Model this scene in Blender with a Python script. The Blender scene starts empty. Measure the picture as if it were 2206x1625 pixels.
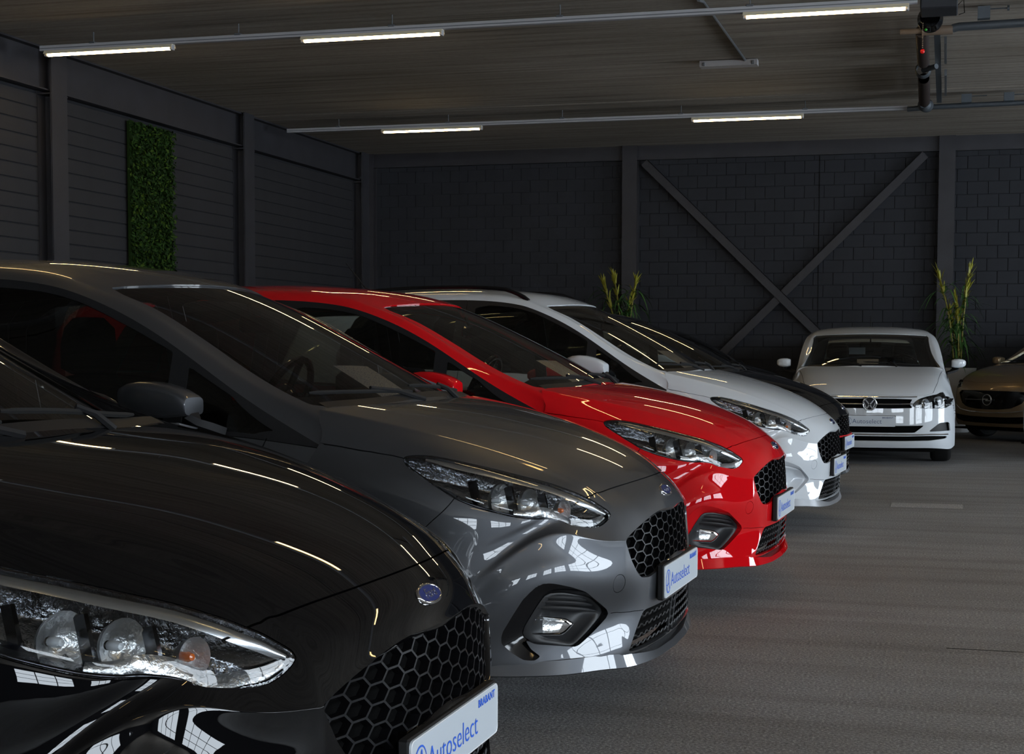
import bpy, bmesh, math, random
import numpy as np
from mathutils import Vector, Matrix, geometry

SC = bpy.context.scene
random.seed(7); np.random.seed(7)

# ---------------------------------------------------------------- camera (metres; the row of cars runs along +Y, cars face +X)
cam = bpy.data.cameras.new("camera")
CAM = bpy.data.objects.new("camera", cam)
SC.collection.objects.link(CAM)
cam.sensor_fit = 'HORIZONTAL'; cam.sensor_width = 36.0
cam.lens = 36.0 * 3209.6 / 2206.0
cam.shift_x = -(1176.8 - 1103.0) / 2206.0
cam.shift_y = (936.9 - 812.5) / 2206.0
cam.clip_start = 0.05; cam.clip_end = 200
_y, _p, _r = math.radians(15.01), math.radians(-3.35), math.radians(0.18)
_fw = Vector((-math.sin(_y) * math.cos(_p), math.cos(_y) * math.cos(_p), math.sin(_p)))
_rt = Vector((math.cos(_y), math.sin(_y), 0)); _up = _rt.cross(_fw)
_r2 = _rt * math.cos(_r) + _up * math.sin(_r); _u2 = _up * math.cos(_r) - _rt * math.sin(_r)
_m = Matrix(((_r2.x, _u2.x, -_fw.x), (_r2.y, _u2.y, -_fw.y), (_r2.z, _u2.z, -_fw.z)))
CAM.matrix_world = Matrix.Translation((0, 0, 1.194)) @ _m.to_4x4()
SC.camera = CAM
# a little depth of field: the row from the grey car on is sharp
cam.dof.use_dof = False

# ---------------------------------------------------------------- sky seen through the hall's windows
SKY_STRENGTH = 14.0
W = bpy.data.worlds.new("sky"); SC.world = W; W.use_nodes = True
_n = W.node_tree.nodes; _l = W.node_tree.links; _n.clear()
_o = _n.new("ShaderNodeOutputWorld"); _b = _n.new("ShaderNodeBackground")
_b.inputs["Color"].default_value = (0.80, 0.90, 1.0, 1); _b.inputs["Strength"].default_value = SKY_STRENGTH
_l.new(_b.outputs[0], _o.inputs[0])

# windows of the hall: (wall, centre along the wall, width, sill height, height)
WINDOWS = [("wall_near", -5.0, 5.0, 1.9, 2.1), ("wall_near", 2.0, 4.0, 1.9, 2.1), ("wall_near", 8.0, 4.0, 1.9, 2.1), ("wall_right", -8.5, 5.6, 1.2, 2.7), ("wall_right", -1.0, 5.6, 1.2, 2.7), ("wall_right", 6.5, 5.6, 1.2, 2.7), ("wall_right", 17.0, 6.0, .05, 3.6)]
WALL_NEAR_Y = -14.0; WALL_RIGHT_X = 12.0
for _k, (_w, _c, _wd, _s, _h) in enumerate(WINDOWS):
    _a = bpy.data.lights.new("window_portal", 'AREA'); _a.shape = 'RECTANGLE'; _a.size = _wd; _a.size_y = _h
    _ob = bpy.data.objects.new("window_portal", _a); SC.collection.objects.link(_ob)
    if _w == "wall_near":
        _ob.location = (_c, WALL_NEAR_Y + .01, _s + _h / 2); _ob.rotation_euler = (math.radians(90), 0, math.radians(180))
    else:
        _ob.location = (WALL_RIGHT_X - .01, _c, _s + _h / 2); _ob.rotation_euler = (math.radians(90), 0, math.radians(90))
    _a.cycles.is_portal = True

# ---------------------------------------------------------------- exposure
SC.view_settings.view_transform = 'Standard'; SC.view_settings.look = 'None'
SC.view_settings.exposure = 0.0; SC.view_settings.gamma = 1.0
SC.view_settings.use_curve_mapping = False
SC.cycles.max_bounces = 8; SC.cycles.transparent_max_bounces = 16; SC.cycles.glossy_bounces = 4; SC.cycles.diffuse_bounces = 3
SC.cycles.caustics_reflective = False; SC.cycles.caustics_refractive = False
SC.cycles.sample_clamp_indirect = 4.0
SC.cycles.adaptive_threshold = 0.03
SC.cycles.use_light_tree = True
# ---------------------------------------------------------------- smooth spline patches
def bs_op(n, corr=.85):
    """control points of a uniform cubic B-spline that runs close to n given points, without ringing at creases"""
    E = np.zeros((n + 2, n)); E[1:-1] = np.eye(n); E[0, 0] = 2; E[0, 1] = -1; E[-1, -1] = 2; E[-1, -2] = -1
    A = np.zeros((n, n + 2))
    for i in range(n): A[i, i:i + 3] = (1 / 6, 4 / 6, 1 / 6)
    B = A @ E; I = np.eye(n)
    return E @ (I + corr * (I - B))

class Patch:
    """smooth surface through a grid of points; columns are mirrored about the car's centre plane when sym"""
    def __init__(s, Q, lam=(.85, .85), sym=True, flip=1):
        Q = np.asarray(Q, float)          # (nu, nv, 3) with y = outward
        if sym:
            L = Q[:, :0:-1, :].copy(); R = Q.copy(); R[..., 1] *= -1
            Q = np.concatenate([L, R], 1); s.v0 = -(R.shape[1] - 1)
        else:
            Q = Q.copy(); Q[..., 1] *= -1; s.v0 = 0
        s.nu, s.nv = Q.shape[:2]
        P = np.einsum('ij,jkl->ikl', bs_op(s.nu, lam[0]), Q)
        s.P = np.einsum('ij,kjl->kil', bs_op(s.nv, lam[1]), P)
        s.flip = flip
        s._g = None
    def ev(s, u, v, du=0, dv=0):
        u = np.asarray(u, float); v = np.asarray(v, float) - s.v0
        iu = np.clip(np.floor(u).astype(int), 0, s.nu - 2); iv = np.clip(np.floor(v).astype(int), 0, s.nv - 2)
        def B(t, d):
            if d == 0: return ((1 - t) ** 3 / 6, (3 * t ** 3 - 6 * t ** 2 + 4) / 6, (-3 * t ** 3 + 3 * t ** 2 + 3 * t + 1) / 6, t ** 3 / 6)
            return (-(1 - t) ** 2 / 2, (9 * t ** 2 - 12 * t) / 6, (-9 * t ** 2 + 6 * t + 3) / 6, t ** 2 / 2)
        bu = B(u - iu, du); bv = B(v - iv, dv)
        r = 0
        for a in range(4):
            for b in range(4):
                r = r + (bu[a] * bv[b])[..., None] * s.P[iu + a, iv + b]
        return r
    def nrm(s, u, v):
        n = np.cross(s.ev(u, v, 1, 0), s.ev(u, v, 0, 1)) * s.flip
        l = np.linalg.norm(n, axis=-1, keepdims=True)
        return n / np.maximum(l, 1e-9)
    def find(s, P, it=12):
        """(u, v) of the surface points nearest to P"""
        P = np.atleast_2d(np.asarray(P, float))
        if s._g is None:
            uu, vv = np.meshgrid(np.linspace(0, s.nu - 1, 6 * s.nu), np.linspace(s.v0, s.v0 + s.nv - 1, 6 * s.nv), indexing='ij')
            s._g = (uu.ravel(), vv.ravel(), s.ev(uu.ravel(), vv.ravel()))
        gu, gv, gp = s._g
        k = np.array([np.argmin(((gp - p) ** 2).sum(1)) for p in P])
        u = gu[k].copy(); v = gv[k].copy()
        for _ in range(it):
            r = s.ev(u, v) - P; a = s.ev(u, v, 1, 0); b = s.ev(u, v, 0, 1)
            aa = (a * a).sum(-1) + 1e-9; bb = (b * b).sum(-1) + 1e-9; ab = (a * b).sum(-1); ra = (r * a).sum(-1); rb = (r * b).sum(-1)
            det = np.maximum(aa * bb - ab * ab, 1e-12)
            u = np.clip(u - np.clip((bb * ra - ab * rb) / det, -.3, .3), 0, s.nu - 1)
            v = np.clip(v - np.clip((aa * rb - ab * ra) / det, -.3, .3), s.v0, s.v0 + s.nv - 1)
        return np.stack([u, v], -1)

def resample(P, step):
    P = np.asarray(P, float); d = np.r_[0, np.cumsum(np.linalg.norm(np.diff(P, axis=0), axis=1))]
    n = max(2, int(math.ceil(d[-1] / step)) + 1); t = np.linspace(0, d[-1], n)
    return np.stack([np.interp(t, d, P[:, k]) for k in range(P.shape[1])], -1)

def smooth_curve(P, n=8, closed=False):
    """Catmull-Rom through P (any dimension)"""
    P = np.asarray(P, float)
    if closed: Q = np.vstack([P[-1], P, P[0], P[1]]); m = len(P)
    else: Q = np.vstack([2 * P[0] - P[1], P, 2 * P[-1] - P[-2]]); m = len(P) - 1
    out = []
    for i in range(m):
        a, b, c, d = Q[i:i + 4]
        for t in np.arange(n) / n:
            out.append(.5 * ((2 * b) + (-a + c) * t + (2 * a - 5 * b + 4 * c - d) * t * t + (-a + 3 * b - 3 * c + d) * t ** 3))
    if not closed: out.append(P[-1])
    return np.array(out)

def round_poly(P, r=.2, n=4):
    """closed polygon with corners rounded (quadratic); r = fraction of the shorter edge"""
    P = np.asarray(P, float); m = len(P); out = []
    for i in range(m):
        a, b, c = P[i - 1], P[i], P[(i + 1) % m]
        la, lc = np.linalg.norm(a - b), np.linalg.norm(c - b); q = r * min(la, lc)
        p0 = b + (a - b) / la * q; p1 = b + (c - b) / lc * q
        for t in np.linspace(0, 1, n): out.append((1 - t) ** 2 * p0 + 2 * t * (1 - t) * b + t * t * p1)
    return np.array(out)

# ---------------------------------------------------------------- helpers
COL = SC.collection

def link(o, parent=None):
    COL.objects.link(o)
    if parent is not None:
        o.parent = parent
    return o

def tag(o, label=None, cat=None, group=None, kind=None):
    if label: o["label"] = label
    if cat: o["category"] = cat
    if group: o["group"] = group
    if kind: o["kind"] = kind
    return o

def empty(name, loc=(0, 0, 0), rz=0.0):
    o = bpy.data.objects.new(name, None)
    o.empty_display_size = 0.1
    o.location = loc
    o.rotation_euler = (0, 0, rz)
    return link(o)

def mesh(name, V, F, mat=None, parent=None, normals=None, smooth=False, mats=None, fm=None):
    me = bpy.data.meshes.new(name)
    me.from_pydata([tuple(map(float, v)) for v in V], [], [tuple(map(int, f)) for f in F])
    if mats:
        for m in mats: me.materials.append(m)
        if fm is not None:
            me.polygons.foreach_set("material_index", np.asarray(fm, dtype=np.int32))
    elif mat is not None:
        me.materials.append(mat)
    me.update()
    if normals is not None:
        me.polygons.foreach_set("use_smooth", [True] * len(me.polygons))
        me.normals_split_custom_set_from_vertices([tuple(map(float, n)) for n in normals])
    elif smooth:
        me.polygons.foreach_set("use_smooth", [True] * len(me.polygons))
    o = bpy.data.objects.new(name, me)
    return link(o, parent)

class MB:
    """collects shapes into one mesh"""
    def __init__(s): s.V = []; s.F = []
    def add(s, V, F):
        k = len(s.V); s.V += [tuple(v) for v in V]; s.F += [tuple(i + k for i in f) for f in F]; return s
    def box(s, x0, x1, y0, y1, z0, z1):
        V = [(x, y, z) for x in (x0, x1) for y in (y0, y1) for z in (z0, z1)]
        return s.add(V, [(0, 1, 3, 2), (4, 6, 7, 5), (0, 4, 5, 1), (2, 3, 7, 6), (0, 2, 6, 4), (1, 5, 7, 3)])
    def bbox(s, x0, x1, y0, y1, z0, z1, b):
        """box with chamfered edges"""
        V = []; 
        bm = bmesh.new(); bmesh.ops.create_cube(bm, size=1.0)
        for v in bm.verts:
            v.co = Vector(((x0 + x1) / 2 + v.co.x * (x1 - x0), (y0 + y1) / 2 + v.co.y * (y1 - y0), (z0 + z1) / 2 + v.co.z * (z1 - z0)))
        bmesh.ops.bevel(bm, geom=bm.edges[:], offset=b, segments=1, profile=0.5, affect='EDGES')
        bm.verts.index_update()
        V = [tuple(v.co) for v in bm.verts]; F = [tuple(v.index for v in f.verts) for f in bm.faces]
        bm.free()
        return s.add(V, F)
    def tube(s, pts, r, n=8, cap=True):
        pts = [Vector(p) for p in pts]; m = len(pts)
        rr = r if hasattr(r, '__len__') else [r] * m
        t0 = (pts[1] - pts[0]).normalized()
        up = Vector((0, 0, 1)) if abs(t0.z) < .9 else Vector((1, 0, 0))
        a = t0.cross(up).normalized()
        V = []
        for i in range(m):
            t = (pts[min(i + 1, m - 1)] - pts[max(i - 1, 0)]).normalized()
            a = (a - t * a.dot(t)).normalized(); b = t.cross(a)
            for k in range(n):
                an = 2 * math.pi * k / n
                V.append(pts[i] + (a * math.cos(an) + b * math.sin(an)) * rr[i])
        F = [(i * n + k, i * n + (k + 1) % n, (i + 1) * n + (k + 1) % n, (i + 1) * n + k) for i in range(m - 1) for k in range(n)]
        if cap:
            F += [tuple(range(n - 1, -1, -1)), tuple((m - 1) * n + k for k in range(n))]
        return s.add(V, F)
    def lathe(s, prof, o, ax, n=24, ang=None):
        """prof: list of (radius, along); axis ax through o"""
        o = Vector(o); ax = Vector(ax).normalized()
        up = Vector((0, 0, 1)) if abs(ax.z) < .9 else Vector((1, 0, 0))
        a = ax.cross(up).normalized(); b = ax.cross(a)
        V = [o + ax * h + (a * math.cos(2 * math.pi * k / n) + b * math.sin(2 * math.pi * k / n)) * r for r, h in prof for k in range(n)]
        m = len(prof)
        F = [(i * n + k, i * n + (k + 1) % n, (i + 1) * n + (k + 1) % n, (i + 1) * n + k) for i in range(m - 1) for k in range(n)]
        return s.add(V, F)
    def sweep(s, pts, prof, closed_prof=True, up=(0, 0, 1), cap=True):
        """sweep 2-D profile (side, up) along pts"""
        pts = [Vector(p) for p in pts]; m = len(pts); n = len(prof); up = Vector(up); V = []
        for i in range(m):
            t = (pts[min(i + 1, m - 1)] - pts[max(i - 1, 0)]).normalized()
            sd = t.cross(up).normalized(); u2 = sd.cross(t)
            V += [pts[i] + sd * a + u2 * b for a, b in prof]
        F = [(i * n + k, i * n + (k + 1) % n, (i + 1) * n + (k + 1) % n, (i + 1) * n + k) for i in range(m - 1) for k in range(n if closed_prof else n - 1)]
        if cap and closed_prof:
            F += [tuple(range(n - 1, -1, -1)), tuple((m - 1) * n + k for k in range(n))]
        return s.add(V, F)
    def build(s, name, mat, parent=None, smooth=False):
        o = mesh(name, s.V, s.F, mat, parent, smooth=smooth)
        if smooth:
            o.data.set_sharp_from_angle(angle=math.radians(38))
        return o

def copy_tree(o, parent=None):
    c = o.copy(); COL.objects.link(c); c.parent = parent
    for ch in [x for x in o.children]:
        copy_tree(ch, c)
    return c

def cut_patch(pt, lines, du, dv, urange=None, vrange=None, gap=.0022):
    """triangulate the patch with cut lines.
    lines: list of (uv polyline, closed, gapwidth or 0).  Returns uv verts, tris and component id per tri."""
    u0, u1 = urange or (0, pt.nu - 1); v0, v1 = vrange or (pt.v0, pt.v0 + pt.nv - 1)
    nu = int(round((u1 - u0) / du)) + 1; nv = int(round((v1 - v0) / dv)) + 1
    U, Vv = np.meshgrid(np.linspace(u0, u1, nu), np.linspace(v0, v1, nv), indexing='ij')
    pts = [tuple(p) for p in np.stack([U.ravel(), Vv.ravel()], -1)]
    edges = []; gaps = []
    gi = lambda i, j: i * nv + j
    edges += [(gi(i, j), gi(i + 1, j)) for i in range(nu - 1) for j in (0, nv - 1)] + [(gi(i, j), gi(i, j + 1)) for i in (0, nu - 1) for j in range(nv - 1)]
    sc = np.array([1 / du, 1 / dv])
    for L, closed, g in lines:
        L = np.asarray(L, float)
        if closed: L = np.vstack([L, L[:1]])
        L = resample(L * sc, .55) / sc
        if closed: L = L[:-1]
        def addline(Q, cl):
            k = len(pts); pts.extend([tuple(q) for q in Q]); n = len(Q)
            edges.extend([(k + i, k + i + 1) for i in range(n - 1)])
            if cl: edges.append((k + n - 1, k))
        if not g:
            addline(L, closed)
        else:
            # offset by g metres each side using the surface metric
            n = len(L); nx = np.roll(L, -1, 0) if closed else np.vstack([L[1:], 2 * L[-1] - L[-2]]); pv = np.roll(L, 1, 0) if closed else np.vstack([2 * L[0] - L[1], L[:-1]])
            t = nx - pv; a = pt.ev(L[:, 0], L[:, 1], 1, 0); b = pt.ev(L[:, 0], L[:, 1], 0, 1)
            T3 = a * t[:, :1] + b * t[:, 1:]; N = pt.nrm(L[:, 0], L[:, 1]); W = np.cross(N, T3); W /= np.maximum(np.linalg.norm(W, axis=1, keepdims=True), 1e-9)
            aa = (a * a).sum(1); bb = (b * b).sum(1); ab = (a * b).sum(1); wa = (W * a).sum(1); wb = (W * b).sum(1); det = aa * bb - ab * ab + 1e-12
            off = np.stack([(bb * wa - ab * wb) / det, (aa * wb - ab * wa) / det], -1) * g
            for sg in (1, -1):
                addline(L + sg * off, closed)
            if not closed:
                k = len(pts); m = len(L)
                edges.append((k - m, k - 2 * m)); edges.append((k - 1, k - m - 1))
            gaps.append(L)
    # drop grid points that fall right on lines (keeps triangles healthy)
    P = np.array(pts); ng = nu * nv
    lp = P[ng:] * sc if len(P) > ng else np.zeros((0, 2))
    keep = np.ones(len(P), bool)
    if len(lp):
        gp = P[:ng] * sc
        bnd = (U.ravel() == u0) | (U.ravel() == u1) | (Vv.ravel() == v0) | (Vv.ravel() == v1)
        H = {}
        for q in lp: H.setdefault((int(math.floor(q[0])), int(math.floor(q[1]))), []).append(q)
        for i in range(ng):
            if bnd[i]: continue
            x, y = gp[i]; cx, cy = int(math.floor(x)), int(math.floor(y))
            for ix in (cx - 1, cx, cx + 1):
                for iy in (cy - 1, cy, cy + 1):
                    for q in H.get((ix, iy), ()):
                        if (q[0] - x) ** 2 + (q[1] - y) ** 2 < .09: keep[i] = False
    idx = np.cumsum(keep) - 1
    P2 = P[keep] * sc; E2 = [(int(idx[a]), int(idx[b])) for a, b in edges]
    ov, oe, of, _, oeo, _ = geometry.delaunay_2d_cdt([Vector(p) for p in P2.tolist()], E2, [], 0, 1e-5)
    UV = np.array([tuple(p) for p in ov]) / sc
    cons = set()
    for e, o in zip(oe, oeo):
        if len(o): cons.add((min(e), max(e)))
    tris = []
    for f in of:
        if len(f) != 3: continue
        c = UV[list(f)].mean(0)
        if u0 - 1e-6 <= c[0] <= u1 + 1e-6 and v0 - 1e-6 <= c[1] <= v1 + 1e-6: tris.append(tuple(f))
    UV[:, 0] = np.clip(UV[:, 0], u0, u1); UV[:, 1] = np.clip(UV[:, 1], v0, v1)
    em = {}
    for i, f in enumerate(tris):
        for k in range(3):
            e = (min(f[k], f[(k + 1) % 3]), max(f[k], f[(k + 1) % 3]))
            if e not in cons: em.setdefault(e, []).append(i)
    par = list(range(len(tris)))
    def root(i):
        while par[i] != i: par[i] = par[par[i]]; i = par[i]
        return i
    for e, l in em.items():
        for j in l[1:]:
            a, b = root(l[0]), root(j)
            if a != b: par[b] = a
    comp = np.array([root(i) for i in range(len(tris))])
    return UV, np.array(tris), comp

def comp_at(UV, tris, comp, p):
    a, b, c = UV[tris[:, 0]], UV[tris[:, 1]], UV[tris[:, 2]]; p = np.asarray(p)
    def cr(o, q, r): return (q[:, 0] - o[:, 0]) * (r[1] - o[:, 1]) - (q[:, 1] - o[:, 1]) * (r[0] - o[:, 0])
    d1 = cr(a, b, p); d2 = cr(b, c, p); d3 = cr(c, a, p)
    k = np.where(((d1 >= 0) & (d2 >= 0) & (d3 >= 0)) | ((d1 <= 0) & (d2 <= 0) & (d3 <= 0)))[0]
    return comp[k[0]] if len(k) else None

def panel(name, pt, UV, tris, sel, mat, parent, off=0.0, flange=.012, offs=None, geo=False):
    """mesh of the selected triangles on the patch with exact normals and a turned-in edge"""
    T = tris[sel]; ids = np.unique(T); mp = -np.ones(len(UV), int); mp[ids] = np.arange(len(ids))
    uv = UV[ids]; P = pt.ev(uv[:, 0], uv[:, 1]); N = pt.nrm(uv[:, 0], uv[:, 1])
    P = P + N * (off if offs is None else offs(uv)[:, None])
    T = mp[T]
    # orientation so that faces point along N
    fn = np.cross(P[T[:, 1]] - P[T[:, 0]], P[T[:, 2]] - P[T[:, 0]])
    bad = (fn * N[T[:, 0]]).sum(1) < 0
    T[bad] = T[bad][:, ::-1]
    V = P; NN = N; F = T.tolist()
    if flange:
        cnt = {}
        for f in F:
            for k in range(3):
                e = (f[k], f[(k + 1) % 3]); cnt[e] = cnt.get(e, 0) + 1
        be = [e for e in cnt if (e[1], e[0]) not in cnt]
        V = list(P); NN = list(N)
        for a, b in be:
            t = P[b] - P[a]; l = np.linalg.norm(t)
            if l < 1e-7: continue
            s = np.cross(t / l, N[a]); k = len(V)
            V += [P[a], P[b], P[b] - N[b] * flange, P[a] - N[a] * flange]
            NN += [s, s, s, s]; F.append((k + 1, k, k + 3, k + 2))
    if geo: return mesh(name, V, F, mat, parent, smooth=True)
    return mesh(name, V, F, mat, parent, normals=NN)
# ---------------------------------------------------------------- materials
MAT = {}
def pmat(name, col, rough=.5, metal=0.0, coat=0.0, coat_rough=.03, spec=.5, emit=None, es=0.0, bump=None, ior=1.5):
    m = bpy.data.materials.new(name); m.use_nodes = True
    b = m.node_tree.nodes["Principled BSDF"]
    b.inputs["Base Color"].default_value = (*col, 1); b.inputs["Roughness"].default_value = rough; b.inputs["Metallic"].default_value = metal
    b.inputs["Coat Weight"].default_value = coat; b.inputs["Coat Roughness"].default_value = coat_rough
    b.inputs["Specular IOR Level"].default_value = spec; b.inputs["IOR"].default_value = ior
    if emit:
        b.inputs["Emission Color"].default_value = (*emit, 1); b.inputs["Emission Strength"].default_value = es
    if bump:
        sc, st = bump
        nt = m.node_tree; tc = nt.nodes.new("ShaderNodeTexCoord"); nz = nt.nodes.new("ShaderNodeTexNoise"); bp = nt.nodes.new("ShaderNodeBump")
        nz.inputs["Scale"].default_value = sc; nz.inputs["Detail"].default_value = 4; bp.inputs["Strength"].default_value = st; bp.inputs["Distance"].default_value = .01
        nt.links.new(tc.outputs["Object"], nz.inputs["Vector"]); nt.links.new(nz.outputs["Fac"], bp.inputs["Height"]); nt.links.new(bp.outputs["Normal"], b.inputs["Normal"])
    MAT[name] = m
    return m

def glassmat(name, tint, ior=1.5, gl=(1, 1, 1)):
    m = bpy.data.materials.new(name); m.use_nodes = True; nt = m.node_tree; nt.nodes.clear()
    o = nt.nodes.new("ShaderNodeOutputMaterial"); mx = nt.nodes.new("ShaderNodeMixShader"); t = nt.nodes.new("ShaderNodeBsdfTransparent")
    g = nt.nodes.new("ShaderNodeBsdfGlossy"); f = nt.nodes.new("ShaderNodeFresnel")
    t.inputs[0].default_value = (*tint, 1); g.inputs["Color"].default_value = (*gl, 1); g.inputs["Roughness"].default_value = 0.0; f.inputs["IOR"].default_value = ior
    nt.links.new(f.outputs[0], mx.inputs[0]); nt.links.new(t.outputs[0], mx.inputs[1]); nt.links.new(g.outputs[0], mx.inputs[2]); nt.links.new(mx.outputs[0], o.inputs[0])
    MAT[name] = m
    return m

def paint(name, col, metal=0.0, rough=.45, flake=0.0):
    m = pmat(name, col, rough=rough, metal=metal, coat=1.0, coat_rough=.012, spec=.5 if metal else 0.0)
    if flake:
        nt = m.node_tree; b = nt.nodes["Principled BSDF"]; tc = nt.nodes.new("ShaderNodeTexCoord"); v = nt.nodes.new("ShaderNodeTexVoronoi"); bp = nt.nodes.new("ShaderNodeBump")
        v.inputs["Scale"].default_value = 900; bp.inputs["Strength"].default_value = flake; bp.inputs["Distance"].default_value = .0006
        nt.links.new(tc.outputs["Object"], v.inputs["Vector"]); nt.links.new(v.outputs["Color"], bp.inputs["Height"]); nt.links.new(bp.outputs["Normal"], b.inputs["Normal"])
    return m

paint("paint_black", (.0025, .0025, .003))
paint("paint_grey", (.085, .090, .100), metal=.75, rough=.42)
paint("paint_red", (.62, .004, .008), rough=.4)
paint("paint_white", (.62, .66, .70), rough=.4)
paint("paint_warm_white", (.62, .58, .50), rough=.4)
paint("paint_gold", (.38, .28, .17), metal=.6, rough=.4)
pmat("gloss_black", (.006, .006, .007), rough=.10, spec=.5)
pmat("grille_black", (.005, .005, .006), rough=.32, spec=.22)
pmat("lamp_inner", (.30, .31, .33), rough=.16, metal=1.0, bump=(70, .55))
pmat("matte_black", (.008, .008, .009), rough=.55, spec=.35)
pmat("bezel_black", (.022, .023, .025), rough=.42, spec=.4)
pmat("void_black", (.002, .002, .002), rough=.9, spec=.1)
pmat("rubber", (.008, .008, .008), rough=.75, spec=.3)
pmat("chrome", (.82, .83, .85), rough=.07, metal=1.0)
pmat("satin_chrome", (.55, .57, .60), rough=.22, metal=1.0)
pmat("dark_chrome", (.10, .105, .115), rough=.15, metal=1.0)
pmat("reflector_silver", (.88, .89, .90), rough=.30, metal=1.0, bump=(90, .35))
pmat("alloy", (.30, .31, .33), rough=.3, metal=1.0)
pmat("cabin_black", (.013, .014, .013), rough=.8, spec=.25, bump=(140, .2))
pmat("seat_cloth", (.014, .0155, .016), rough=.95, spec=.08, bump=(420, .3))
pmat("plate_grey", (.60, .66, .72), rough=.35)
pmat("plate_rim", (.80, .83, .86), rough=.3)
pmat("plate_blue", (.015, .13, .75), rough=.5)
pmat("plate_navy", (.03, .06, .17), rough=.5)
pmat("badge_blue", (.008, .022, .16), rough=.15, coat=1.0)
pmat("amber", (.85, .16, .005), rough=.2, coat=1.0)
pmat("lamp_white", (.80, .84, .88), rough=.25)
pmat("skid_silver", (.30, .31, .33), rough=.35, metal=.4)
glassmat("window_glass", (.48, .52, .50), ior=1.55)
glassmat("screen_glass", (.98, 1.0, .985), ior=1.48)
glassmat("lamp_glass", (.93, .95, .96), ior=1.45)

def _paper():
    m = pmat("paper", (.90, .92, .97), rough=.7, spec=.2); nt = m.node_tree; b = nt.nodes["Principled BSDF"]
    tc = nt.nodes.new("ShaderNodeTexCoord"); sx = nt.nodes.new("ShaderNodeSeparateXYZ")
    w = nt.nodes.new("ShaderNodeTexNoise"); w.inputs["Scale"].default_value = 60; w.inputs["Detail"].default_value = 2
    mp = nt.nodes.new("ShaderNodeMapping"); mp.inputs["Scale"].default_value = (.35, 1.1, 1)
    r = nt.nodes.new("ShaderNodeValToRGB"); r.color_ramp.elements[0].position = .56; r.color_ramp.elements[1].position = .62
    r.color_ramp.elements[0].color = (.90, .92, .97, 1); r.color_ramp.elements[1].color = (.42, .46, .66, 1)
    nt.links.new(tc.outputs["UV"], mp.inputs[0]); nt.links.new(mp.outputs[0], w.inputs["Vector"]); nt.links.new(w.outputs["Fac"], r.inputs[0]); nt.links.new(r.outputs[0], b.inputs["Base Color"])
_paper()
# ---------------------------------------------------------------- the hall
XL, XR, YN, YB, HC = -9.37, WALL_RIGHT_X, WALL_NEAR_Y, 23.2, 4.35

def nodemat(name, base, rough, build):
    m = pmat(name, base, rough=rough); nt = m.node_tree; build(nt, nt.nodes["Principled BSDF"]); return m

def _noise(nt, scale, detail=4, vec=None, rough=.5):
    n = nt.nodes.new("ShaderNodeTexNoise"); n.inputs["Scale"].default_value = scale; n.inputs["Detail"].default_value = detail; n.inputs["Roughness"].default_value = rough
    if vec is not None: nt.links.new(vec, n.inputs["Vector"])
    return n
def _map(nt, scale, rot=(0, 0, 0)):
    tc = nt.nodes.new("ShaderNodeTexCoord"); mp = nt.nodes.new("ShaderNodeMapping"); mp.inputs["Scale"].default_value = scale; mp.inputs["Rotation"].default_value = rot
    nt.links.new(tc.outputs["Object"], mp.inputs["Vector"]); return mp.outputs[0]
def _ramp(nt, fac, stops):
    r = nt.nodes.new("ShaderNodeValToRGB"); e = r.color_ramp.elements
    while len(e) < len(stops): e.new(.5)
    for k, (p, c) in enumerate(stops): e[k].position = p; e[k].color = (*c, 1)
    nt.links.new(fac, r.inputs[0]); return r.outputs[0]
def _mix(nt, a, b, fac, mode='MULTIPLY'):
    m = nt.nodes.new("ShaderNodeMix"); m.data_type = 'RGBA'; m.blend_type = mode
    if isinstance(fac, float): m.inputs[0].default_value = fac
    else: nt.links.new(fac, m.inputs[0])
    nt.links.new(a, m.inputs[6]); nt.links.new(b, m.inputs[7]); return m.outputs[2]
def _bump(nt, h, st, d, b):
    bp = nt.nodes.new("ShaderNodeBump"); bp.inputs["Strength"].default_value = st; bp.inputs["Distance"].default_value = d
    nt.links.new(h, bp.inputs["Height"]); nt.links.new(bp.outputs[0], b.inputs["Normal"])

def _floor(nt, b):
    v = _map(nt, (1, 1, 1)); fine = _noise(nt, 95, 3, v, .75); big = _noise(nt, .7, 3, v)
    streak = _noise(nt, 1.0, 4, _map(nt, (.35, 5, 1)))
    c = _ramp(nt, fine.outputs["Fac"], [(.30, (.115, .116, .119)), (.52, (.28, .281, .286)), (.72, (.62, .62, .625))])
    c = _mix(nt, c, _ramp(nt, big.outputs["Fac"], [(.3, (.82, .80, .78)), (.7, (1.1, 1.1, 1.1))]), 1.0)
    c = _mix(nt, c, _ramp(nt, streak.outputs["Fac"], [(.38, (.72, .70, .68)), (.55, (1.05, 1.05, 1.05))]), .55)
    nt.links.new(c, b.inputs["Base Color"]); b.inputs["Specular IOR Level"].default_value = .35
    _bump(nt, fine.outputs["Fac"], .5, .004, b)
nodemat("floor_felt", (.05, .05, .05), .72, _floor)

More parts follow.
